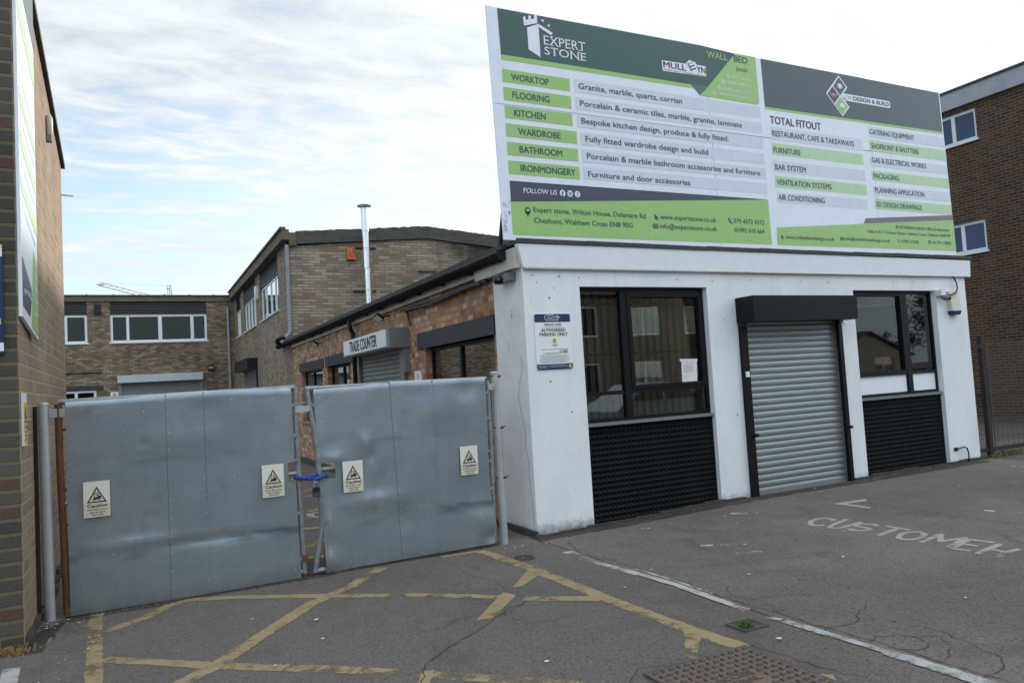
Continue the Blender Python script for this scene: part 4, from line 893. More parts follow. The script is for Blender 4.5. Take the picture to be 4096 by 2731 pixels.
b = MB(); b.hexa([(3.78, gy+.28, 5.9), (7.69, gy+.28, 5.9), (7.69, 33.3, 5.9), (3.78, 33.3, 5.9)], [(3.78, gy+.28, 6.05), (7.69, gy+.28, 6.33), (7.69, 33.3, 6.33), (3.78, 33.3, 6.05)]); b.hexa([(7.69, gy+.28, 5.7), (11.6, gy+.28, 5.7), (11.6, 33.3, 5.7), (7.69, 33.3, 5.7)], [(7.69, gy+.28, 6.33), (11.6, gy+.28, 6.0), (11.6, 33.3, 6.0), (7.69, 33.3, 6.33)]); b.build('roof', 'felt', WH)
for o, mu in ((V1, [23.25, 24.1, 25.05]), (V2, [27.75, 28.55, 29.35]), (V3, [31.65, 32.15])):
    side_window((o[0], o[1], 4.20, 5.28), mu, WH, 'white_upvc', pane='sky_glass', fw=.065, rec=.06)
    b = MB()
    for k in range(6):
        z = 5.29+k*.096; b.hexa([(WX+.01, o[0]+.002, z), (WX+.10, o[0]+.002, z), (WX+.10, o[1]-.002, z), (WX+.01, o[1]-.002, z)], [(WX+.04, o[0]+.002, z+.092), (WX+.10, o[0]+.002, z+.092), (WX+.10, o[1]-.002, z+.092), (WX+.04, o[1]-.002, z+.092)])
    b.build('cladding', 'cladding_black', WH)
b = MB(); b.box(4.02, 21, .02, 6, 33, 5.8); b.build('room_lining', 'room_dark', WH)
rs3 = bpy.data.objects.new('roller_shutter', None); COL.objects.link(rs3); rs3.parent = WH; rs3['_o'] = WH['_o']
b = MB(); b.box(3.44, 27.1, 2.69, WX-.003, 30.75, 3.07); b.build('shutter_box', 'cladding_black', rs3)
b = MB(); slats(b, FL(WX+.02), 27.3, 30.55, 0, 2.72, .0795, .016); b.build('curtain', 'shutter_grey', rs3)
b = MB(); b.box(WX-.05, 27.12, 0, WX-.003, 27.27, 2.688); b.build('guide_rail', 'cladding_black', rs3)
b = MB(); b.box(3.70, 26.3, 5.05, WX, 26.62, 5.45); b.box(3.715, 26.33, 5.0, WX, 26.59, 5.048); tag(b.build('alarm_box', 'white_upvc'), 'pale alarm box between the upper side windows of the warehouse', 'alarm box')
b = MB(); b.tube([(3.72, 20.43, 5.72), (3.72, 20.43, 3.42), (3.70, 20.43, 3.33), (3.63, 20.44, 3.26), (3.56, 20.45, 3.235)], .053, 12); b.build('downpipe', 'grey_pipe', WH)
for z in (5.1, 4.3, 3.85):
    b = MB(); b.tube([(3.72, 20.43, z), (3.72, 20.43, z+.05)], .059, 12); b.build('pipe_collar', 'grey_pipe', WH)
b = MB(); b.tube([(3.58, 20.45, 3.235), (3.50, 20.46, 3.23), (3.42, 20.6, 3.20), (3.42, 20.7, 3.12), (3.50, 20.75, 3.05)], .062, 12); b.build('pipe_elbow', 'black_plastic', WH)
for x0, x1, z in ((7.43, 8.0, 5.07), (5.5, 6.15, 4.49), (5.6, 6.2, 5.71)):
    b = MB(); b.box(x0, gy-.05, z-.022, x1, gy-.002, z+.022)
    b.build('wall_bracket', 'felt', WH)
FLU = thing('flue', 'tall shiny steel flue with a cowl rising in front of the brick gable', 'flue', (5.80, 20.1, 3.2))
for i, (z0, z1) in enumerate(((3.15, 4.45), (4.46, 5.05), (5.06, 5.62), (5.63, 6.10), (6.11, 6.74))):
    b = MB(); b.lathe([(.0, z0), (.098, z0), (.098, z1-.03), (.102, z1-.028), (.102, z1), (.0, z1)], (5.80+.015*(i < 2), 20.1), 24); b.build('flue_section', 'flue_steel', FLU)
b = MB(); b.lathe([(.0, 6.83), (.195, 6.80), (.20, 6.815), (.12, 6.865), (.0, 6.885)], (5.80, 20.1), 28); b.build('cowl', 'flue_steel', FLU)
b = MB()
for k in range(4): b.tube([(5.80+.085*math.cos(k*1.57+.7), 20.1+.085*math.sin(k*1.57+.7), 6.7), (5.80+.11*math.cos(k*1.57+.7), 20.1+.11*math.sin(k*1.57+.7), 6.83)], .008, 6)
b.build('cowl_legs', 'flue_steel', FLU)
S = thing('alarm_box', 'orange alarm box on the brick gable beside the flue', 'alarm box', (5.45, 20.4, 5.35))
b = MB(); b.box(5.345, 20.38, 5.36, 5.565, 20.495, 5.69); b.build('cover', 'orange_box', S)
a = Art(lambda u, v, d: (5.50+v, 20.38-d, 5.66-u), [], .002); a.text('HSS', .0, -.005, .15, .05, 'ink_black', 1, .03); a.build('lettering', S)
b = MB()
a = Art(FX(20.38), [], .002); a.ring(5.42, 5.56, .02, .028, 'ink_black', 1); a.rect(5.39, 5.45, 5.52, 5.462, 'ink_black'); a.rect(5.41, 5.43, 5.50, 5.44, 'ink_black'); a.rect(5.40, 5.49, 5.44, 5.53, 'art_maroon'); a.build('emblem', S)
# ================================================================== BUILDING AT THE BACK OF THE YARD
BB = thing('office_building', 'flat roofed two storey brick building across the back of the yard', 'building', (0, 33.2, 0))
by = 33.2
K1 = (-.83, 2.69, 4.16, 5.78); K2 = (-6.2, -1.62, 4.16, 5.78); K3 = (-.58, 2.42, -.3, 2.60); K4 = (-3.4, -1.37, .9, 2.36)
b = MB(); b.wall(FX(by), -9, 3.90, -.05, 5.80, [K1, K2, K3, K4], .25); b.build('front_wall', 'brick_back', BB)
def cop(t):
    x = -9.1+t*12.9; j = random.uniform(-.008, .010); return [(x, by-.06, 5.79), (x, by-.065, 5.985+j), (x, by+.3, 5.985+j), (x, by+.3, 5.79)]
b = MB(); rough_strip(b, cop, 60); b.build('coping', 'concrete_moss', BB)
b = MB(); b.box(-9.1, by-.10, 5.995, 3.8, by+10, 6.05)
for k in range(14): b.box(-9+k*.92, by-.09, 6.05, -8.95+k*.92, by+.1, 6.075)
b.build('roof', 'felt', BB)
def front_window(x0, x1, z0, z1, mull, fw=.085, pane='dark_glass'):
    b = MB(); b.box(x0, by+.03, z0, x0+fw, by+.1, z1); b.box(x1-fw, by+.03, z0, x1, by+.1, z1); b.box(x0+fw, by+.03, z1-fw, x1-fw, by+.1, z1); b.box(x0+fw, by+.03, z0, x1-fw, by+.1, z0+fw)
    xs = [x0+fw]
    for q, hw in mull: b.box(q-hw, by+.02, z0+fw, q+hw, by+.1, z1-fw); xs += [q-hw, q+hw]
    xs.append(x1-fw); w = b.build('window', 'white_upvc', BB)
    for k in range(0, len(xs), 2): g = MB(); g.box(xs[k], by+.05, z0+fw, xs[k+1], by+.056, z1-fw); g.build('pane', pane, w)
    g = MB(); g.box(x0-.05, by-.05, z0-.04, x1+.05, by+.028, z0+.012); g.build('sill', 'white_upvc', w)
front_window(-.83, 2.69, 4.17, 5.27, [(-.22, .05), (.94, .07), (2.13, .06)]); front_window(-6.2, -1.62, 4.17, 5.27, [(-2.35, .06), (-4, .06)]); front_window(-3.4, -1.37, .9, 2.345, [(-2.05, .05)])
for o in (K1, K2):
    b = MB()
    for k in range(5): z = 5.275+k*.1; b.hexa([(o[0]+.003, by-.0, z), (o[1]-.003, by-.0, z), (o[1]-.003, by+.1, z), (o[0]+.003, by+.1, z)], [(o[0]+.003, by+.03, z+.096), (o[1]-.003, by+.03, z+.096), (o[1]-.003, by+.1, z+.096), (o[0]+.003, by+.1, z+.096)])
    b.build('cladding', 'cladding_black', BB)
b = MB(); b.box(-8.9, by+.3, 0, 3.7, by+3, 5.75); b.build('room_lining', 'room_dark', BB)
b = MB(); b.box(-3.6, by-.03, 2.36, -1.13, by+.1, 2.52); b.build('lintel', 'dark_lintel', BB)
rs4 = bpy.data.objects.new('roller_shutter', None); COL.objects.link(rs4); rs4.parent = BB; rs4['_o'] = BB['_o']
b = MB(); b.box(-.63, by-.26, 2.57, 2.46, by-.003, 2.86); b.build('shutter_box', 'bright_steel', rs4)
b = MB(); slats(b, FX(by+.02), -.5, 2.34, 0, 2.6, .0795, .016); b.build('curtain', 'shutter_grey', rs4)
for x in (-.62, 2.32):
    b = MB(); b.box(x, by-.04, 0, x+.14, by-.003, 2.568); b.build('guide_rail', 'shutter_grey', rs4)
b = MB(); b.tube([(3.52, by-.06, 5.56), (3.52, by-.06, .02)], .055, 10); b.build('downpipe', 'grey_pipe', BB)
b = MB(); b.box(-1.37, by-.06, 5.29, -1.14, by-.002, 5.68); b.build('air_vent', 'cladding_black', BB)
b = MB(); b.tube([(-2.6, by-.03, 3.02), (-1.15, by-.03, 3.03)], .02, 6); b.build('cable_pipe', 'cladding_black', BB)
S = thing('floodlight', 'black floodlight on the back brick wall beside the drainpipe', 'floodlight', (2.78, 33.1, 2.95))
b = MB(); b.box(2.66, by-.16, 2.95, 2.90, by-.003, 3.15); b.build('housing', 'black_plastic', S)
b = MB(); b.box(2.69, by-.166, 2.99, 2.87, by-.161, 3.09); b.build('lens', 'shutter_steel', S)
S = thing('warning_sign', 'white warning sign with yellow triangle beside the far shutter', 'sign', (-.76, 33.19, 1.7))
b = MB(); b.box(-.89, by-.012, 1.72, -.61, by-.002, 2.24); b.build('sign_panel', 'sign_white', S)
a = Art(FX(by-.012), [], .003); a.poly([(-.86, 2.0), (-.64, 2.0), (-.75, 2.21)], 'ink_black'); a.poly([(-.83, 2.017), (-.67, 2.017), (-.75, 2.17)], 'sign_yellow', 2); a.rect(-.78, 2.03, -.72, 2.08, 'ink_black', 3); a.text('Caution', -.86, 1.93, -.64, .045, 'ink_black'); a.build('sign_lettering', S)

# ================================================================== CAUTION SIGNS
def caution_art(S, fn, lift=.0012):
    a = Art(fn, [], lift)
    a.rect(-.095, 0, .095, .112, 'caution_cream', 1)
    a.poly([(-.071, .117), (.071, .117), (0, .245)], 'ink_black', 2); a.poly([(-.056, .126), (.056, .126), (0, .226)], 'caution_cream', 3)
    q = lambda *p: a.poly(p, 'ink_black', 4)
    q((-.014, .197), (-.009, .199), (-.020, .138), (-.026, .138)); q((-.040, .139), (-.020, .141), (-.020, .145), (-.040, .141))
    q((-.022, .146), (-.008, .162), (.010, .164), (.012, .171), (.030, .168), (.031, .150), (.024, .143), (-.022, .141))
    a.line([(-.012, .194), (.018, .194), (.022, .168)], .002, 'ink_black', 4); a.circ(.008, .187, .004, 'ink_black', 4, 8); q((.004, .183), (.012, .182), (.014, .168), (.004, .170)); q((-.004, .178), (.006, .176), (.006, .173), (-.004, .175))
    a.circ(-.014, .141, .0055, 'ink_black', 5, 10); a.circ(.018, .143, .0085, 'ink_black', 5, 12); a.circ(.018, .143, .004, 'caution_cream', 6, 10); a.circ(-.014, .141, .0025, 'caution_cream', 6, 8)
    a.text('Caution', -.068, .080, .072, .026, 'ink_black', 2, .018); a.text('Fork-lift trucks', -.07, .055, .072, .0125, 'ink_grey', 2, .01); a.text('operating in', -.055, .034, .06, .0125, 'ink_grey', 2, .01); a.text('this area', -.038, .013, .045, .0125, 'ink_grey', 2, .01)
    return a.build('sign_lettering', S)
CG = 'caution signs on the sheet metal gates'
CS = thing('caution_sign', 'cream fork-lift caution sign nearest the left gate post', 'sign', (-.307, 7.018, .772), CG)
b = MB(); cx, cy, cz = -.307, 7.018, .772
b.box(cx-.095, cy, cz, cx+.095, cy+.004, cz+.287); b.build('sign_panel', 'caution_white', CS)
caution_art(CS, lambda u, v, d: (cx+u, cy-d, cz+v))
copy_tree(CS, (1.075, 7.018, .768), 'cream fork-lift caution sign on the left gate leaf beside the blue chain', CG)
copy_tree(CS, (1.797, 7.018, .730), 'cream fork-lift caution sign on the right gate leaf beside the cut notch', CG)
copy_tree(CS, (2.985, 7.018, .763), 'worn fork-lift caution sign with a torn lower edge near the white pillar', CG)
S = thing('caution_sign', 'small white fork-lift caution sign on orange brick beside the shutter rail', 'sign', (3.77, 10.67, 1.62))
b = MB(); b.box(3.778, 10.525, 1.50, 3.788, 10.815, 1.925); b.build('sign_panel', 'sign_white', S)
a = Art(lambda u, v, d: (3.778-d, 10.67-u*1.45, 1.50+v*1.45), [], .0012)
a.poly([(-.071, .13), (.071, .13), (0, .27)], 'ink_black', 1); a.poly([(-.058, .139), (.058, .139), (0, .252)], 'sign_white', 2); a.poly([(-.03, .145), (.03, .145), (.03, .17), (.01, .2), (-.008, .2), (-.012, .17)], 'ink_black', 3); a.text('Caution', -.07, .09, .07, .026, 'ink_black', 1, .018); a.build('sign_lettering', S)

# ================================================================== GATES
GY = 7.05
def dents(seed, bumps):
    def f(x, z):
        d = .010*mnoise.noise(Vector((x*1.4+seed, z*1.4, seed)))+.0025*mnoise.noise(Vector((x*5+seed, z*4, 3)))
        for bx, bz, rx, rz, h in bumps: d += 1.5*h*math.exp(-((x-bx)/rx)**2-((z-bz)/rz)**2)
        return d
    return f
def sheet_panel(parent, x0, x1, zt0, zt1, zb0, zb1, yoff, den, skew=(0, 0), cut=None, bow=None):
    nx = max(8, int((x1-x0)/.03)); nz = 56; v = []
    for j in range(nz+1):
        t = j/nz
        for i in range(nx+1):
            s = i/nx; xa = x0+skew[0]*(1-t); xb = x1+skew[1]*(1-t)
            if bow: xb += bow(t)
            x = xa+(xb-xa)*s; z = (zb0+(zb1-zb0)*s)*(1-t)+(zt0+(zt1-zt0)*s)*t
            y = GY-yoff-den(x, z)
            if t > .985: y += .012*(t-.985)/.015
            v.append((x, y, z))
    f = []
    for j in range(nz):
        for i in range(nx):
            c = [v[j*(nx+1)+i], v[(j+1)*(nx+1)+i+1]]; mx_, mz_ = (c[0][0]+c[1][0])/2, (c[0][2]+c[1][2])/2
            if cut and cut[0] < mx_ < cut[1] and cut[2] < mz_ < cut[3]: continue
            f.append((j*(nx+1)+i, j*(nx+1)+i+1, (j+1)*(nx+1)+i+1, (j+1)*(nx+1)+i))
    b = MB(); b.add(v, f, 0, True); o = b.build('sheet_panel', 'gate_zinc', parent)
    md = o.modifiers.new('thickness', 'SOLIDIFY'); md.thickness = .0025; md.offset = 1; md.use_rim = False
    return o
def rivets(parent, pts, yoff):
    b = MB()
    for x, z in pts:
        y = GY-yoff; b.add([(x+.0045*math.cos(k*1.047), y, z+.0045*math.sin(k*1.047)) for k in range(6)]+[(x, y-.0035, z)], [(k, (k+1) % 6, 6) for k in range(6)], 0, True)
    b.build('rivets', 'bright_steel', parent)
def seam(parent, x0, x1, zb, zt, den, yoff=.0045):  # dark line painted in for the gap shadow where two sheets meet
    b = MB(); v = []
    for i in range(41):
        t = i/40; x = x0+(x1-x0)*t; z = zb+(zt-zb)*t; y = GY-yoff-den(x, z)
        v += [(x-.0028, y, z), (x+.0028, y, z)]
    b.add(v, [(2*i, 2*i+1, 2*i+3, 2*i+2) for i in range(40)]); b.build('seam_shadow_strip', 'seam_shadow', parent)
GL = thing('gate_leaf', 'left sheet metal gate leaf with a rusty hinge side', 'gate', (.4, GY, 0))
dl = dents(2.3, [(-.05, .52, .35, .05, .010), (.6, .47, .5, .035, -.010), (-.45, .50, .05, .02, -.008), (.3, 1.35, .35, .12, .006), (.05, 1.33, .03, .03, -.007), (.9, .3, .3, .25, .005)])
sheet_panel(GL, -.513, .235, 1.722, 1.736, .012, .008, 0, dl)
sheet_panel(GL, .222, .53, 1.738, 1.746, .008, .010, .0015, dl)
sheet_panel(GL, .522, 1.265, 1.746, 1.732, .010, .012, .003, dl, skew=(0, .025), cut=(1.205, 1.5, .875, 1.05))
seam(GL, .222, .222, .012, 1.736, dl, .003); seam(GL, .522, .522, .8, 1.742, dl)
rivets(GL, [(-.49, 1.6), (-.49, 1.2), (-.49, .8), (-.49, .4)]+[(.235, .1+.145*k) for k in range(11)]+[(.51, .12+.145*k) for k in range(11)]+[(1.24, .1+.2*k) for k in range(8)]+[(-.25, 1.62), (.05, 1.6), (.75, 1.66), (.9, 1.62), (1.1, 1.64), (-.1, 1.45), (.75, .98), (1.0, .45), (-.2, .45)], .015)
b = MB(); b.tube([(-.565, 7.075, 1.70), (-.562, 7.075, 1.2), (-.548, 7.075, .6), (-.535, 7.075, .02)], .027, 12); b.build('hinge_tube', 'rusty_steel', GL)
b = MB(); b.tube([(-.566, 7.078, 1.715), (.3, 7.078, 1.72), (1.31, 7.078, 1.73)], .024, 12); b.tube([(-.54, 7.078, .06), (.4, 7.078, .05), (1.32, 7.078, .06)], .024, 12); b.tube([(-.55, 7.078, .9), (1.31, 7.078, .95)], .02, 10); b.build('frame_rail', 'zinc_tube', GL)
b = MB(); b.tube([(1.315, 7.075, 1.74), (1.305, 7.075, 1.5), (1.31, 7.075, .9), (1.315, 7.075, .4), (1.325, 7.075, .045)], .025, 12); b.build('frame_stile', 'zinc_tube', GL)
b = MB(); b.tube([(1.325, 7.075, .09), (1.328, 7.075, .005)], .014, 8); b.box(1.31, 7.04, .15, 1.355, 7.06, .21); b.build('drop_bolt', 'rusty_steel', GL)
for z in (1.56, 1.28, 1.06, .58, .17):
    b = MB(); b.box(1.262, 7.045, z, 1.302, 7.05, z+.028); b.build('sheet_clip', 'zinc_tube', GL)
b = MB(); b.prism([(1.30, 1.50), (1.405, 1.505)]+[(1.405+.03*math.sin(R(a)), 1.5325-.0275*math.cos(R(a))) for a in range(15, 180, 30)]+[(1.405, 1.56), (1.30, 1.56)], FX(7.044), -.006, 0); b.build('latch_plate', 'post_paint', GL)
b = MB(); b.box(-.63, 7.05, 1.595, -.49, 7.062, 1.665); b.tube([(-.60, 7.045, 1.63), (-.60, 7.068, 1.63)], .012, 8); b.build('hinge_bracket', 'post_paint', GL)
for z in (1.48, 1.0, .72, .45, .2):
    b = MB(); b.box(-.545, 7.06, z, -.515, 7.066, z+.022); b.build('sheet_clip', 'rusty_steel', GL)
GRT = thing('gate_leaf', 'right sheet metal gate leaf with a bent inner tube and crumpled lower corner', 'gate', (2.35, GY, 0))
dr = dents(8.1, [(3.12, .28, .12, .16, .022), (3.2, .12, .08, .06, -.018), (1.95, 1.15, .06, .10, .010), (1.98, 1.05, .03, .05, -.012), (2.0, .62, .28, .08, .009), (1.56, .12, .10, .12, .020), (1.57, .42, .06, .16, .012), (2.3, .42, .10, .12, -.008), (2.7, 1.45, .35, .2, .008), (1.62, 1.05, .1, .06, .012), (3.0, 1.62, .12, .12, -.010)])
sheet_panel(GRT, 1.470, 2.225, 1.716, 1.730, .022, .030, 0, dr, skew=(.045, .03), cut=(1.3, 1.637, .873, 1.027))
sheet_panel(GRT, 2.200, 2.66, 1.742, 1.738, .030, .034, .0015, dr, skew=(.05, .02))
sheet_panel(GRT, 2.64, 3.222, 1.738, 1.732, .034, .040, .003, dr, skew=(.03, .0), bow=lambda t: .03*math.exp(-((t-.12)/.1)**2)-.012*math.exp(-((t-.5)/.2)**2))
seam(GRT, 2.25, 2.20, .032, 1.74, dr, .003); seam(GRT, 2.67, 2.64, 1.05, 1.735, dr); seam(GRT, 2.255, 2.235, .03, 1.0, dr, .003)
rivets(GRT, [(2.225+.03*(1-k/11), .12+.145*k) for k in range(11)]+[(2.655, .14+.145*k) for k in range(11)]+[(3.2, .3+.2*k) for k in range(7)]+[(1.52, 1.62), (1.53, 1.4), (1.54, 1.2), (1.7, 1.66), (1.95, 1.63), (2.0, 1.6), (2.8, 1.6), (3.05, 1.25), (2.9, .1), (1.75, .1), (2.45, .07), (2.6, .09), (1.6, .25), (1.55, .72)], .016)
b = MB(); b.tube([(1.412, 7.075, 1.712), (1.43, 7.073, 1.55), (1.462, 7.07, 1.35), (1.483, 7.065, 1.12), (1.49, 7.055, .95), (1.492, 7.055, .74), (1.502, 7.06, .52), (1.497, 7.065, .42), (1.465, 7.07, .25), (1.437, 7.075, .12), (1.425, 7.075, .035)], .026, 14); b.build('bent_stile', 'zinc_tube', GRT)
b = MB(); b.tube([(1.40, 7.078, 1.714), (2.3, 7.078, 1.715), (3.25, 7.078, 1.72)], .024, 12); b.tube([(1.42, 7.078, .045), (2.3, 7.078, .06), (3.235, 7.078, .075)], .024, 12); b.tube([(1.50, 7.082, .96), (3.24, 7.082, .97)], .02, 10); b.build('frame_rail', 'zinc_tube', GRT)
b = MB(); b.tube([(3.262, 7.078, 1.70), (3.262, 7.078, 1.0), (3.250, 7.078, .5), (3.242, 7.078, .05)], .025, 12); b.build('frame_stile', 'zinc_tube', GRT)
for x, z in ((3.24, 1.56), (3.24, 1.3), (3.24, .86), (3.24, .58), (3.24, .2), (1.465, 1.55)):
    b = MB(); b.box(x-.026, 7.048, z, x+.026, 7.053, z+.028); b.build('sheet_clip', 'zinc_tube', GRT)
b = MB(); b.tube([(1.52, 7.07, .30), (1.515, 7.07, .05)], .012, 8); b.build('drop_bolt', 'rusty_steel', GRT)
b = MB(); b.box(3.255, 7.04, 1.60, 3.325, 7.052, 1.665); b.tube([(3.31, 7.03, 1.63), (3.31, 7.056, 1.63)], .011, 8); b.build('hinge_bracket', 'post_paint', GRT)
P = thing('gate_post', 'round grey gate post beside the left brick wall', 'post', (-.655, 7.06, 0))
b = MB(); b.tube([(-.668, 7.07, 1.695), (-.66, 7.07, .9), (-.652, 7.07, -.05)], .038, 18); b.build('post_tube', 'post_paint', P)
b = MB(); b.lathe([(.040, 1.69), (.041, 1.705), (.03, 1.718), (0, 1.722)], (-.668, 7.07), 18); b.build('post_cap', 'post_paint', P)
b = MB(); b.box(-.735, 7.08, .02, -.715, 7.14, 1.69); tag(b.build('slam_bar', 'fence_post'), 'dark flat iron bar standing against the left brick wall behind the gate post', 'bar')
P = thing('gate_post', 'round grey gate post beside the white corner pillar', 'post', (3.345, 7.12, 0))
b = MB(); b.tube([(3.372, 7.13, 1.765), (3.368, 7.13, .9), (3.378, 7.13, -.05)], .042, 18); b.build('post_tube', 'post_paint', P)
b = MB(); b.lathe([(.044, 1.76), (.046, 1.775), (.035, 1.788), (0, 1.793)], (3.372, 7.13), 18); b.build('post_cap', 'post_paint', P)
for z, xx in ((1.735, 3.43), (1.20, 3.45), (.68, 3.46)):
    b = MB(); b.tube([(3.31, 7.11, z+.01), (3.40, 7.10, z), (xx, 7.10, z+.012)], .007, 8); b.tube([(3.40, 7.095, z), (3.425, 7.095, z)], .014, 6); b.build('hinge_bolt', 'rusty_steel', P)
LC = thing('locking_chain', 'blue sleeved chain looped round both gate tubes', 'chain', (1.41, 7.03, .9))
b = MB(); pts = [(1.285, 7.09, .915), (1.275, 7.05, .914), (1.295, 7.03, .912), (1.35, 7.03, .902), (1.41, 7.025, .893), (1.45, 7.015, .885), (1.48, 7.02, .895), (1.52, 7.025, .905), (1.548, 7.04, .90), (1.545, 7.09, .90)]
b.tube(pts, [.018, .019, .021, .018, .017, .02, .019, .020, .021, .019], 10)
b.tube([(1.34, 7.10, .90), (1.42, 7.02, .91), (1.455, 7.02, .93), (1.50, 7.10, .91)], .018, 10)
for k in range(7): b.tube([(1.30+.035*k, 7.012+.003*(k % 2), .93-.006*k), (1.305+.035*k, 7.01, .895-.006*k)], .004, 5)
b.build('chain_sleeve', 'blue_strap', LC)
b = MB(); b.tube([(1.44, 7.015, .885), (1.43, 7.005, .865), (1.445, 7.0, .85), (1.46, 7.01, .87)], .008, 6); b.build('chain_link', 'zinc_tube', LC)
PL = thing('padlock', 'dark padlock hanging from the blue chain', 'padlock', (1.447, 7.0, .72))
b = MB(); b.prism(rrect(1.414, .728, 1.478, .815, .012), FX(6.985), -.03, 0); b.build('lock_body', 'padlock_black', PL)
b = MB(); b.tube([(1.428, 7.0, .81), (1.428, 7.0, .845), (1.446, 7.0, .862), (1.464, 7.0, .845), (1.464, 7.0, .81)], .006, 8); b.build('shackle', 'zinc_tube', PL)
b = MB(); b.box(1.419, 6.983, .735, 1.473, 6.9845, .765); b.build('lock_label', 'ink_grey', PL)

# ================================================================== ROOFTOP BILLBOARD
BD = thing('billboard', 'huge green and white rooftop billboard advertising stone, kitchens and fitouts', 'billboard', (7.45, 7.15, 3.2))
SH = -.022
bl = lambda u, v, d: (u, 7.10-d, v)
seg = [(3.56, 6.612, 3.192, 4.682), (6.618, 9.620, 3.200, 4.686), (9.626, 11.33, 3.212, 4.692), (3.56, 6.610, 4.688, 5.765), (6.616, 9.620, 4.694, 5.748), (9.626, 11.33, 4.698, 5.742)]
tops = [None, None, None, (5.764, 5.788), (5.752, 5.768), (5.748, 5.764)]
for k, (x0, x1, z0, z1) in enumerate(seg):
    zl, zr = tops[k] or (z1, z1); pr = [.0, .003, .001, .002, .006, .0][k]
    P4 = [(x0+SH*(z0-3.2), z0), (x1+SH*(z0-3.2), z0), (x1+SH*(zr-3.2), zr), (x0+SH*(zl-3.2), zl)]
    b = MB(); b.prism(P4, bl, -.014, pr*.3); b.build('board_panel', 'art_white', BD)
b = MB()
for x in (3.9, 5.2, 6.6, 8.1, 9.6, 11.1): b.box(x-.03, 7.13, 3.1, x+.03, 7.19, 5.70); b.hexa([(x-.02, 7.9, 3.16), (x+.02, 7.9, 3.16), (x+.02, 7.95, 3.16), (x-.02, 7.95, 3.16)], [(x-.02, 7.19, 5.2), (x+.02, 7.19, 5.2), (x+.02, 7.22, 5.2), (x-.02, 7.22, 5.2)])
for z in (3.35, 4.69, 5.55): b.box(3.62, 7.115, z-.025, 11.2, 7.13, z+.025)
b.build('support_frame', 'fence_post', BD)
a = Art(bl, [], .0025)
a.poly([(3.644, 5.757), (3.658, 5.241), (6.575, 5.250), (7.08, 5.760), (6.556, 5.780)], 'art_teal', 1)
a.poly([(3.658, 5.240), (3.656, 5.182), (6.37, 5.205), (6.30, 5.252)], 'art_green', 1)
a.poly([(6.299, 5.252), (6.442, 5.126), (6.574, 5.251)], 'art_tri', 2)
for i, (z0, z1, w) in enumerate(((4.934, 5.08, 4.518), (4.732, 4.878, 4.520), (4.534, 4.674, 4.523), (4.329, 4.474, 4.567), (4.125, 4.27, 4.57), (3.917, 4.064, 4.573))):
    a.rect(3.66+.002*i, z0, w, z1, 'art_green', 1)
for i, (z0, z1, x0) in enumerate(((4.935, 5.09, 4.579), (4.733, 4.88, 4.582), (4.528, 4.678, 4.591), (4.326, 4.47, 4.619), (4.125, 4.272, 4.626), (3.93, 4.07, 4.63))):
    a.rect(x0, z0, 7.45+.003*i, z1, 'art_strip', 1)
for s, x0, x1, z in (('WORKTOP', 3.768, 4.239, 4.968), ('FLOORING', 3.769, 4.235, 4.769), ('KITCHEN', 3.776, 4.172, 4.567), ('WARDROBE', 3.815, 4.349, 4.364), ('BATHROOM', 3.818, 4.358, 4.1645), ('IRONMONGERY', 3.818, 4.517, 3.958)): a.text(s, x0, z, x1, .071, 'art_slate', 2, .018)
for s, x0, x1, z in (('Granite, marble, quartz, corrian', 4.635, 6.138, 4.982), ('Porcelain & ceramic tiles, marble, granite, laminate', 4.64, 7.103, 4.780), ('Bespoke kitchen design, produce & fully fitted.', 4.642, 6.858, 4.576), ('Fully fitted wardrobe design and build', 4.684, 6.498, 4.368), ('Porcelain & marble bathroom accessories and furniture', 4.688, 7.357, 4.169), ('Furniture and door accessories', 4.688, 6.177, 3.958)): a.text(s, x0, z, x1, .066, 'art_slate', 2, .012)
a.poly([(3.673, 3.838), (3.674, 3.611), (7.43, 3.853)], 'art_navy', 1); a.poly([(3.674, 3.608), (3.675, 3.25), (7.472, 3.26), (7.466, 3.852)], 'art_green', 1)
a.poly([(3.673, 3.84), (3.673, 3.835), (7.44, 3.851), (7.44, 3.856)], 'art_navy', 2)
a.text('FOLLOW US', 3.833, 3.719, 4.252, .053, 'art_white', 2, .008, .12)
for x in (4.33, 4.428, 4.525): a.circ(x, 3.745, .037, 'art_white', 2, 18)
a.text('f', 4.318, 3.712, 4.344, .055, 'art_navy', 3, .02); a.ring(4.428, 3.745, .008, .012, 'art_navy', 3); a.line([(4.411, 3.728), (4.445, 3.728), (4.445, 3.762), (4.411, 3.762), (4.411, 3.728)], .004, 'art_navy', 3); a.line([(4.525, 3.768), (4.525, 3.728), (4.513, 3.724)], .006, 'art_navy', 3); a.line([(4.525, 3.765), (4.54, 3.755)], .006, 'art_navy', 3)
for s, x0, x1, z in (('Expert stone, Wilton House, Delamare Rd', 3.945, 5.461, 3.512), ('Cheshunt, Waltham Cross EN8 9SG', 3.947, 5.262, 3.393), ('www.expertstone.co.uk', 5.677, 6.549, 3.516), ('info@expertstone.co.uk', 5.663, 6.551, 3.403), ('079 4372 4372', 6.841, 7.362, 3.520), ('01992 410 664', 6.843, 7.352, 3.402)): a.text(s, x0, z, x1, .056, 'art_slate', 2, .010)
a.circ(3.873, 3.525, .036, 'art_slate', 2); a.poly([(3.84, 3.51), (3.906, 3.51), (3.871, 3.45)], 'art_slate', 2); a.circ(3.873, 3.525, .018, 'art_green', 3)
a.poly([(5.59, 3.575), (5.59, 3.50), (5.612, 3.518), (5.628, 3.49), (5.642, 3.497), (5.628, 3.523), (5.655, 3.524)], 'art_slate', 2)
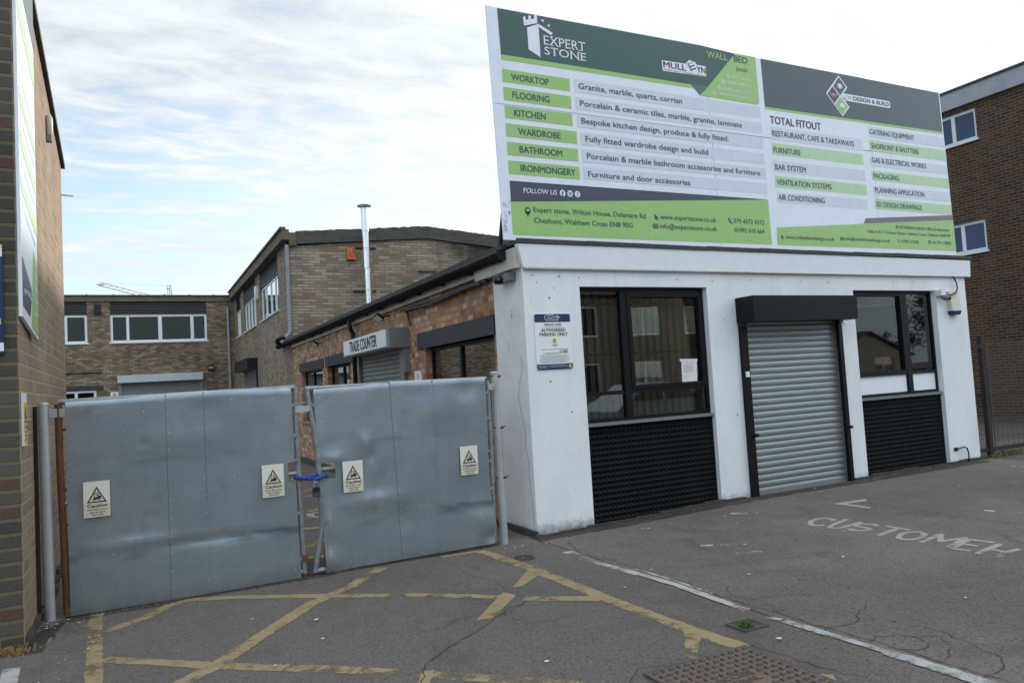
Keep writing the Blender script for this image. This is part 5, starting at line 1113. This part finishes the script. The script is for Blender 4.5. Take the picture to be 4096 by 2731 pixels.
a.rect(5.555, 3.40, 5.64, 3.455, 'art_slate', 2); a.line([(5.557, 3.453), (5.598, 3.422), (5.638, 3.453)], .006, 'art_green', 3); a.line([(5.557, 3.402), (5.585, 3.428)], .004, 'art_green', 3); a.line([(5.638, 3.402), (5.61, 3.428)], .004, 'art_green', 3)
a.line([(6.757, 3.575), (6.765, 3.545), (6.785, 3.525), (6.81, 3.517)], .018, 'art_slate', 2); a.line([(6.78, 3.575), (6.80, 3.57), (6.815, 3.55)], .006, 'art_slate', 2)
# tower emblem and name
a.poly([(4.003, 5.597), (4.006, 5.348), (4.154, 5.278), (4.152, 5.662)], 'art_white', 2)
a.poly([(3.965, 5.610), (3.957, 5.711), (3.99, 5.722), (3.992, 5.682), (4.025, 5.692), (4.025, 5.735), (4.06, 5.742), (4.062, 5.702), (4.098, 5.712), (4.098, 5.752), (4.138, 5.764), (4.140, 5.668)], 'art_white', 3)
a.poly([(4.153, 5.664), (4.153, 5.628), (4.310, 5.555), (4.332, 5.588)], 'art_white', 2); a.poly([(4.183, 5.712), (4.222, 5.728), (4.222, 5.690)], 'art_white', 2); a.poly([(4.262, 5.664), (4.297, 5.684), (4.297, 5.648)], 'art_white', 2)
a.text('EXPERT', 4.21, 5.437, 4.762, .104, 'art_white', 2, -.004); a.text('STONE', 4.21, 5.322, 4.763, .090, 'art_white', 2, -.004)
def serifs(body, u0, u1, v, cap):
    n = len(body); st = (u1-u0)/n
    for i, ch in enumerate(body):
        if ch in 'EXPRTN':
            c = u0+st*(i+.12)
            a.rect(c-.012, v-.004, c+.022, v+.004, 'art_white', 2); a.rect(c-.012, v+cap-.004, c+.022, v+cap+.004, 'art_white', 2)
serifs('EXPERT', 4.21, 4.762, 5.437, .104); serifs('STONE', 4.21, 4.763, 5.322, .09)
# furniture maker lettering with its pale outline
a.poly([(5.865, 5.495), (6.235, 5.503), (6.30, 5.56), (6.40, 5.54), (6.42, 5.515), (6.566, 5.515), (6.562, 5.378), (5.872, 5.362)], 'art_white', 2)
a.text('MULL', 5.888, 5.412, 6.24, .072, 'art_maroon', 3, .022); a.text('YN', 6.415, 5.420, 6.555, .075, 'art_maroon', 3, .022)
for k in range(3): a.poly([(6.275+.022*k, 5.515-.035*k), (6.355+.022*k, 5.545-.035*k), (6.362+.022*k, 5.530-.035*k), (6.283+.022*k, 5.500-.035*k)], 'art_green' if k == 0 else 'art_maroon', 3)
a.line([(6.275, 5.51), (6.325, 5.425)], .016, 'art_maroon', 3); a.text('MODERN, READY TO ASSEMBLE FURNITURE', 5.885, 5.375, 6.555, .020, 'art_taupe', 3)
a.poly([(7.08, 5.762), (6.575, 5.250), (6.455, 5.127), (7.397, 5.120), (7.443, 5.145), (7.431, 5.764)], 'art_green', 2)
a.text('WALL', 6.60, 5.642, 6.94, .083, 'art_green', 2, .015); a.text('BED', 7.05, 5.650, 7.286, .083, 'art_slate', 3, .015)
a.text('Specialist', 7.07, 5.535, 7.27, .05, 'art_slate', 3, -.02, .35)
for s, x0, x1, z in (('07751535676', 6.982, 7.297, 5.418), ('02036334383', 6.905, 7.237, 5.335), ('info@mulleyn.co.uk', 6.814, 7.312, 5.242), ('www.mulleyn.co.uk', 6.733, 7.227, 5.172)): a.text(s, x0, z, x1, .036, 'art_white', 3)
for x, z in ((6.925, 5.436), (6.84, 5.349), (6.757, 5.265), (6.674, 5.182)): a.ring(x, z, .023, .030, 'art_white', 3); a.circ(x, z, .011, 'art_white', 3, 8)
for i in range(26):
    x, z = 3.57+random.random()*.09, 3.26+random.random()*.36; r = random.uniform(.004, .016); a.poly([(x+r*math.cos(k*1.25+i)*random.uniform(.5, 1.2), z+r*1.6*math.sin(k*1.25+i)*random.uniform(.5, 1.2)) for k in range(5)], 'art_stain', 2)
for i in range(22): a.circ(3.7+random.random()*7.5, 3.3+random.random()*2.4, random.uniform(.003, .006), random.choice(['ink_grey', 'art_white', 'art_taupe']), 4, 6)
a.build('stone_advert', BD)
a = Art(bl, [], .0025)
a.poly([(7.527, 5.760), (7.538, 5.108), (11.263, 5.143), (11.248, 5.760)], 'art_slate', 1); a.poly([(7.538, 5.107), (7.542, 5.072), (11.264, 5.110), (11.263, 5.142)], 'art_green', 1)
a.poly([(9.011, 5.732), (8.724, 5.440), (9.027, 5.138), (9.185, 5.288), (9.05, 5.44), (9.175, 5.578)], 'art_white', 2)
a.poly([(9.010, 5.705), (8.885, 5.565), (9.010, 5.440), (9.145, 5.578)], 'art_slate', 3); a.poly([(8.868, 5.553), (8.755, 5.437), (8.875, 5.312), (8.992, 5.428)], 'art_maroon', 3); a.poly([(9.010, 5.415), (8.892, 5.297), (9.028, 5.163), (9.158, 5.290)], 'art_green', 3)
a.circ(9.015, 5.575, .04, 'art_white', 4); a.ring(9.015, 5.575, .028, .031, 'art_strip', 5); a.line([(8.957, 5.61), (8.957, 5.54)], .007, 'art_white', 4); a.line([(9.072, 5.61), (9.072, 5.54)], .007, 'art_white', 4)
a.poly([(8.845, 5.45), (8.905, 5.45), (8.88, 5.43), (8.878, 5.40), (8.872, 5.40), (8.87, 5.43)], 'art_white', 4); a.line([(8.808, 5.475), (8.815, 5.43), (8.84, 5.43), (8.84, 5.395)], .006, 'art_white', 4); a.line([(8.942, 5.475), (8.935, 5.43), (8.912, 5.43), (8.912, 5.395)], .006, 'art_white', 4)
a.poly([(8.985, 5.277), (9.083, 5.277), (9.075, 5.305), (9.055, 5.325), (9.034, 5.331), (9.012, 5.325), (8.992, 5.305)], 'art_white', 4); a.rect(8.975, 5.266, 9.092, 5.273, 'art_white', 4)
a.poly([(9.06, 5.455), (9.075, 5.48), (10.05, 5.482), (10.075, 5.46), (10.075, 5.395), (10.05, 5.378), (9.09, 5.378), (9.06, 5.41)], 'art_white', 2)
a.text('CM', 9.092, 5.402, 9.245, .056, 'art_green_pale', 3, .02); a.text('DESIGN & BUILD', 9.282, 5.403, 10.055, .056, 'art_slate', 3, .02)
for z0, z1, x0, x1, m in ((4.675, 4.845, 7.604, 9.392, 'art_strip'), (4.472, 4.628, 7.609, 9.386, 'art_green_pale'), (4.242, 4.392, 7.605, 9.396, 'art_strip'), (4.034, 4.184, 7.62, 9.402, 'art_green_pale'), (3.829, 3.968, 7.63, 9.397, 'art_strip'), (4.903, 5.05, 9.54, 11.28, 'art_strip'), (4.690, 4.853, 9.541, 11.298, 'art_green_pale'), (4.475, 4.61, 9.54, 11.29, 'art_strip'), (4.265, 4.405, 9.542, 11.305, 'art_green_pale'), (4.05, 4.19, 9.55, 11.305, 'art_strip'), (3.846, 3.997, 9.558, 11.312, 'art_green_pale')): a.rect(x0, z0, x1, z1, m, 1)
a.text('TOTAL FITOUT', 7.612, 4.895, 8.568, .098, 'art_maroon', 2, .022)
for s, x0, x1, z in (('RESTAURANT, CAFE & TAKEAWAYS', 7.634, 9.213, 4.725), ('FURNITURE', 7.634, 8.13, 4.502), ('BAR SYSTEM', 7.637, 8.209, 4.272), ('VENTILATION SYSTEMS', 7.648, 8.68, 4.070), ('AIR CONDITIONING', 7.653, 8.522, 3.866), ('CATERING EQUIPMENT', 9.572, 10.557, 4.943), ('SHOFRONT & SHUTTERS', 9.58, 10.635, 4.736), ('GAS & ELECTRICAL WORKS', 9.57, 10.78, 4.528), ('PACKAGING', 9.573, 10.135, 4.295), ('PLANNING APPLICATION', 9.577, 10.676, 4.088), ('3D DESIGN DRAWINGS', 9.583, 10.593, 3.880)): a.text(s, x0, z, x1, .074, 'art_slate', 2, .012)
a.poly([(9.33, 3.698), (9.276, 3.620), (11.323, 3.767), (11.317, 3.842)], 'art_taupe', 1); a.poly([(7.578, 3.492), (7.569, 3.258), (11.329, 3.284), (11.323, 3.765)], 'art_green', 1)
for s, x0, x1, z, c in (('CM DESIGN & BUILD Office & Showroom:', 10.019, 11.21, 3.579, .044), ('Units A & C Ceramic House, Cadmore Lane, Cheshunt, EN8 9SF', 9.348, 11.217, 3.492, .044), ('www.cmbuildanddesign.co.uk', 7.726, 8.648, 3.350, .050), ('info@cmbuildanddesign.co.uk', 8.866, 9.803, 3.369, .044), ('01992 217240', 10.059, 10.446, 3.372, .044), ('+44 7971 130838', 10.746, 11.217, 3.378, .044)): a.text(s, x0, z, x1, c, 'art_slate', 2, .006)
a.circ(9.982, 3.61, .022, 'art_slate', 2, 12); a.poly([(9.962, 3.602), (10.002, 3.602), (9.982, 3.57)], 'art_slate', 2); a.circ(9.982, 3.61, .010, 'art_green', 3, 8)
a.poly([(7.645, 3.405), (7.645, 3.34), (7.664, 3.355), (7.678, 3.33), (7.69, 3.336), (7.677, 3.36), (7.70, 3.361)], 'art_slate', 2)
a.rect(8.77, 3.365, 8.845, 3.41, 'art_slate', 2); a.line([(8.772, 3.408), (8.808, 3.383), (8.843, 3.408)], .005, 'art_green', 3); a.line([(9.985, 3.418), (9.995, 3.39), (10.02, 3.375)], .014, 'art_slate', 2); a.rect(10.675, 3.375, 10.725, 3.405, 'art_slate', 2); a.line([(10.668, 3.418), (10.732, 3.418)], .012, 'art_slate', 2)
a.build('fitout_advert', BD)

# ================================================================== BROWN BUILDING ON THE RIGHT
BX = 18.7
TB = thing('tall_brick_building', 'tall dark brown brick building with pale roof band at the right edge', 'building', (BX, 10, 0))
U1 = (10.93, 13.3, 7.02, 7.80); U2 = (10.93, 13.3, 4.24, 5.01)
b = MB(); b.wall(FL(BX), 6.2, 32, -.1, 7.93, [U1, U2], .25); b.build('side_wall', 'brick_brown', TB)
b = MB(); b.box(BX-.10, 6.2, 7.92, BX+.2, 32, 8.34); b.build('roof_band', 'concrete_pale', TB)
b = MB(); b.box(BX-.13, 6.15, 8.34, BX+12, 32, 8.40); b.build('roof', 'felt', TB)
b = MB(); b.box(BX+.26, 6.2, -.1, BX+12, 6.5, 8.3); b.box(BX+.26, 31.7, -.1, BX+12, 32, 8.3); b.box(BX+11.7, 6.5, -.1, BX+12, 31.7, 8.3); b.build('rear_wall', 'brick_brown', TB)
for o in (U1, U2): side_window((o[0], o[1], o[2], o[3]), [11.53], TB, 'white_upvc', pane='blue_glass', X=BX, rec=.06, fw=.075)
b = MB(); b.box(BX+.3, 9, 3, BX+2, 15, 8.2); b.build('room_lining', 'blue_room', TB)
b = MB(); b.box(BX-.04, 6.2, -.1, BX-.002, 32, .12); b.build('plinth', 'concrete_dark', TB)
# chain link fence between the shop and the brown building
FN = thing('chain_link_fence', 'rusty chain link fence between the white shop and the brown building', 'fence', (12.35, 7.45, 0))
b = MB(); b.box(12.315, 7.45, -.1, 12.395, 7.46, 1.97); b.box(12.315, 7.46, -.1, 12.325, 7.52, 1.97); b.build('post', 'fence_post', FN)
b = MB(); b.box(15.0, 7.45, -.1, 15.08, 7.46, 1.97); b.box(15.0, 7.46, -.1, 15.01, 7.52, 1.97); b.build('post', 'fence_post', FN)
b = MB(); b.tube([(12.44, 7.44, .0), (12.42, 7.44, 1.85)], .012, 6); b.build('stretcher_bar', 'fence_wire', FN)
b = MB(); s_ = .052; x0, x1, z0, z1 = 12.42, 15.0, .25, 1.86
k = -40
while x0+k*s_*1.0 < x1:
    xs = x0+k*s_
    for sg in (1, -1):
        a0 = xs if sg > 0 else xs+(z1-z0)*.80; a1 = xs+(z1-z0)*.80 if sg > 0 else xs
        p, q = (a0, z0), (a1, z1)
        def clip(p, q):
            t0, t1 = 0., 1.; dx = q[0]-p[0]
            for lim, sgn in ((x0, 1), (x1, -1)):
                d0 = sgn*(p[0]-lim); d1 = sgn*(q[0]-lim)
                if d0 < 0 and d1 < 0: return None
                if d0 < 0: t0 = max(t0, d0/(d0-d1))
                if d1 < 0: t1 = min(t1, d0/(d0-d1))
            return ((p[0]+dx*t0, p[1]+(q[1]-p[1])*t0), (p[0]+dx*t1, p[1]+(q[1]-p[1])*t1)) if t1 > t0 else None
        c = clip(p, q)
        if c: b.tube([(c[0][0], 7.44+.003*sg, c[0][1]), (c[1][0], 7.44+.003*sg, c[1][1])], .0022, 3, cap=False)
    k += 1
b.build('wire_mesh', 'fence_wire', FN)
b = MB(); b.tube([(12.35, 7.445, 1.80), (15, 7.445, 1.78)], .004, 5); b.tube([(12.35, 7.445, 1.0), (15, 7.445, .98)], .004, 5); b.box(11.6, 7.47, .10, 15, 7.49, .16); b.build('line_wire', 'fence_post', FN)
b = MB()
for i in range(24): b.tube([(11.62+.142*i, 7.50, .15), (11.62+.142*i, 7.50, .62)], .003, 4, cap=False)
for j in range(7): b.tube([(11.6, 7.503, .17+.072*j), (15, 7.503, .17+.072*j)], .003, 4, cap=False)
b.build('welded_mesh', 'fence_wire', FN)
b = MB(); b.box(11.62, 7.40, 1.78, 12.32, 7.42, 1.84); b.box(11.62, 7.55, .98, 15, 7.57, 1.03); b.build('fence_rail', 'fence_post', FN)

# ================================================================== CRANE ON THE HORIZON
CR = thing('tower_crane', 'distant luffing crane with pale lattice jib above the back roof', 'crane', (6.1, 150, 0))
def lattice(b, p, q, w, n, r):
    p, q = Vector(p), Vector(q); d = (q-p).normalized(); up = Vector((0, 1, 0)); s = d.cross(up).normalized()
    c = lambda t, i: p.lerp(q, t)+s*w*(.5 if i in (0, 1) else -.5)+up*w*(.5 if i in (0, 2) else -.5)
    for i in range(4): b.tube([c(0, i), c(1, i)], r, 4, cap=False)
    for k in range(n):
        t0, t1 = k/n, (k+1)/n; i, j = ((0, 2), (2, 0))[k % 2]; b.tube([c(t0, i), c(t1, j)], r*.7, 3, cap=False); b.tube([c(t0, 1 if i == 0 else 3), c(t1, 3 if i == 0 else 1)], r*.7, 3, cap=False)
b = MB(); lattice(b, (-5.3, 150, 23.55), (7.2, 150, 19.9), .62, 26, .055); b.build('jib', 'crane_steel', CR)
b = MB(); b.box(-5.6, 149.8, 23.3, -4.6, 150.2, 23.5); b.build('jib_tip', 'crane_dark', CR)
b = MB(); lattice(b, (6.15, 150, 0), (6.15, 150, 22.6), .40, 30, .06); b.box(5.55, 149.7, 22.72, 6.35, 150.3, 22.85); b.tube([(5.62, 150, 22.8), (5.62, 150, 23.3), (6.15, 150, 23.38), (6.15, 150, 22.8)], .06, 4); b.tube([(6.0, 150, 23.35), (6.4, 150, 23.2)], .08, 4); b.tube([(5.68, 150, 22.8), (5.7, 150, 19)], .045, 4); b.build('mast_head', 'crane_dark', CR)
b = MB(); b.tube([(-4.85, 150, 23.75), (6.15, 150, 23.2)], .018, 3, cap=False); b.build('jib_cable', 'crane_dark', CR)

# ================================================================== ACROSS THE STREET (seen in the window panes)
random.seed(5)
def house(label, x, y, w, d, h, rh, wins, gable=True, wm='brick_house'):
    H = thing('house', label, 'house', (x+w/2, y, 0)); H['group'] = 'houses across the street'
    b = MB(); b.wall(lambda u, v, dd: (u, y+dd, v), x, x+w, -.05, h, wins, .15)
    b.box(x, y-d, -.05, x+.15, y-.16, h); b.box(x+w-.15, y-d, -.05, x+w, y-.16, h)
    if gable: b.prism([(x, h), (x+w, h), (x+w/2, h+rh)], lambda u, v, dd: (u, y+dd, v), -.15, 0)
    b.build('wall', wm, H)
    b = MB()
    if gable:
        for s in (0, 1):
            xa, xb = (x-.25, x+w/2) if s == 0 else (x+w+.25, x+w/2); za = h-.18
            b.hexa([(xa, y+.25, za), (xb, y+.25, h+rh), (xb, y-d, h+rh), (xa, y-d, za)], [(xa, y+.25, za+.14), (xb, y+.25, h+rh+.14), (xb, y-d, h+rh+.14), (xa, y-d, za+.14)])
    else: b.hexa([(x-.2, y+.3, h), (x+w+.2, y+.3, h), (x+w+.2, y-d, h), (x-.2, y-d, h)], [(x-.2, y-d/2+.1, h+rh), (x+w+.2, y-d/2+.1, h+rh), (x+w+.2, y-d/2-.1, h+rh), (x-.2, y-d/2-.1, h+rh)])
    b.build('roof', 'roof_tile', H)
    for o in wins:
        b = MB(); f = .07; yy = y-.06; b.box(o[0], yy-.04, o[2], o[0]+f, yy, o[3]); b.box(o[1]-f, yy-.04, o[2], o[1], yy, o[3]); b.box(o[0]+f, yy-.04, o[2], o[1]-f, yy, o[2]+f); b.box(o[0]+f, yy-.04, o[3]-f, o[1]-f, yy, o[3]); m_ = (o[0]+o[1])/2; b.box(m_-.035, yy-.04, o[2]+f, m_+.035, yy, o[3]-f)
        wd = b.build('window', 'white_upvc', H); g = MB(); g.box(o[0]+f, yy-.03, o[2]+f, o[1]-f, yy-.025, o[3]-f); g.build('pane', 'mirror_glass', wd)
def wgrid(x, xs, rows, w, h): return [(x+a_, x+a_+w, z, z+h) for a_ in xs for z in rows]
house('long brown brick house with a row of white windows across the street', 12, -13, 14, 8, 5.3, 2.2, wgrid(12, (1, 4.2, 7.6, 11), (1.0, 3.5), 2.0, 1.3), False)
house('low gabled brick house with white windows further down the street', 52, -30, 11, 9, 2.3, 2.0, wgrid(52, (1.5, 6.2), (.8,), 2.2, 1.3), True, 'house_pale')
house('plain brick house facing the metal gates across the street', -14, -15, 18, 8, 5.2, 2.4, wgrid(-14, (1.5, 5.5, 9.5, 13.5), (1.0, 3.4), 2.1, 1.3), False)
def tree(label, x, y, h, cr, n):
    T = thing('broadleaf_tree', label, 'tree', (x, y, 0)); T['group'] = 'trees across the street'
    b = MB(); b.tube([(x, y, -.1), (x+.1, y, h*.3), (x-.1, y+.1, h*.6), (x, y, h*.85)], [.22, .17, .11, .04], 8)
    for k in range(7): a_ = k*.9; b.tube([(x, y, h*(.3+.06*k)), (x+cr*.6*math.cos(a_), y+cr*.6*math.sin(a_), h*(.5+.06*k))], [.07, .02], 6)
    b.build('trunk', 'bark', T)
    b = MB(); cl = [(random.gauss(0, cr*.45), random.gauss(0, cr*.45), random.uniform(.42, .98)*h, random.uniform(.5, 1.1)) for _ in range(34)]
    for i in range(n):
        c = random.choice(cl); p = Vector((x+c[0], y+c[1], c[2]))+Vector((random.gauss(0, c[3]*.5), random.gauss(0, c[3]*.5), random.gauss(0, c[3]*.42)))
        u = Vector((random.uniform(-1, 1), random.uniform(-1, 1), random.uniform(-1, 1))).normalized()*random.uniform(.06, .14); w = u.orthogonal()*.8
        b.add([p-u, p+w*.5, p+u, p-w*.5], ((0, 1, 2, 3),))
    b.build('crown', 'leaf', T)
tree('bushy green tree standing beside the low gabled house', 66, -30, 8.0, 2.6, 4000)
tree('tall green tree standing behind the gabled house', 57.0, -44, 11, 3.4, 4500)
CA = thing('parked_car', 'silver hatchback parked facing the shop front', 'car', (13.2, -2.6, 0))
def carbody(xc, yc, half, prof, zlift, mat, name, inset=0.):
    b = MB(); v = []
    for s in (-1, 1):
        for px, pz in prof: v.append((xc+px, yc+s*(half-inset*max(0, pz-.85)), pz+zlift))
    n = len(prof); b.add(v, [tuple(range(n))[::-1], tuple(range(n, 2*n))]+[(i, (i+1) % n, n+(i+1) % n, n+i) for i in range(n)]); return b.build(name, mat, CA)
cxx, cyy = 13.2, -2.6
carbody(cxx, cyy, .85, [(-2.0, .28), (2.0, .28), (2.05, .55), (1.98, .82), (.95, .95), (-1.75, 1.0), (-2.05, .75)], 0, 'car_silver', 'body')
carbody(cxx, cyy, .80, [(1.0, .93), (.35, 1.40), (-.2, 1.47), (-1.1, 1.44), (-1.75, .98)], 0, 'car_silver', 'roof', .35)
for s in (-1, 1):
    b = MB(); yy = cyy+s*.69; b.prism([(.82, 1.0), (.32, 1.34), (-.35, 1.39), (-.35, 1.0)], lambda u, v, d: (cxx+u, yy+s*(.145-.35*max(0, v-.85))+d*s, v), 0, .006); b.build('side_window', 'mirror_glass', CA)
    b = MB(); b.prism([(-.45, 1.0), (-.45, 1.39), (-1.0, 1.37), (-1.5, 1.02)], lambda u, v, d: (cxx+u, yy+s*(.145-.35*max(0, v-.85))+d*s, v), 0, .006); b.build('side_window', 'mirror_glass', CA)
    for px in (1.25, -1.25):
        b = MB(); b.tube([(cxx+px, cyy+s*.66, .31), (cxx+px, cyy+s*.87, .31)], .31, 20); wh = b.build('wheel', 'tyre', CA); b = MB(); b.tube([(cxx+px, cyy+s*.86, .31), (cxx+px, cyy+s*.88, .31)], .20, 14); b.build('rim', 'bright_steel', wh)
    b = MB(); b.tube([(cxx+1.9, cyy+s*.62, .70), (cxx+2.06, cyy+s*.62, .70)], .09, 10); b.build('headlight', 'sign_white', CA)
# tidy helper properties
for o in bpy.data.objects:
    if '_o' in o: del o['_o']
bpy.context.view_layer.update()
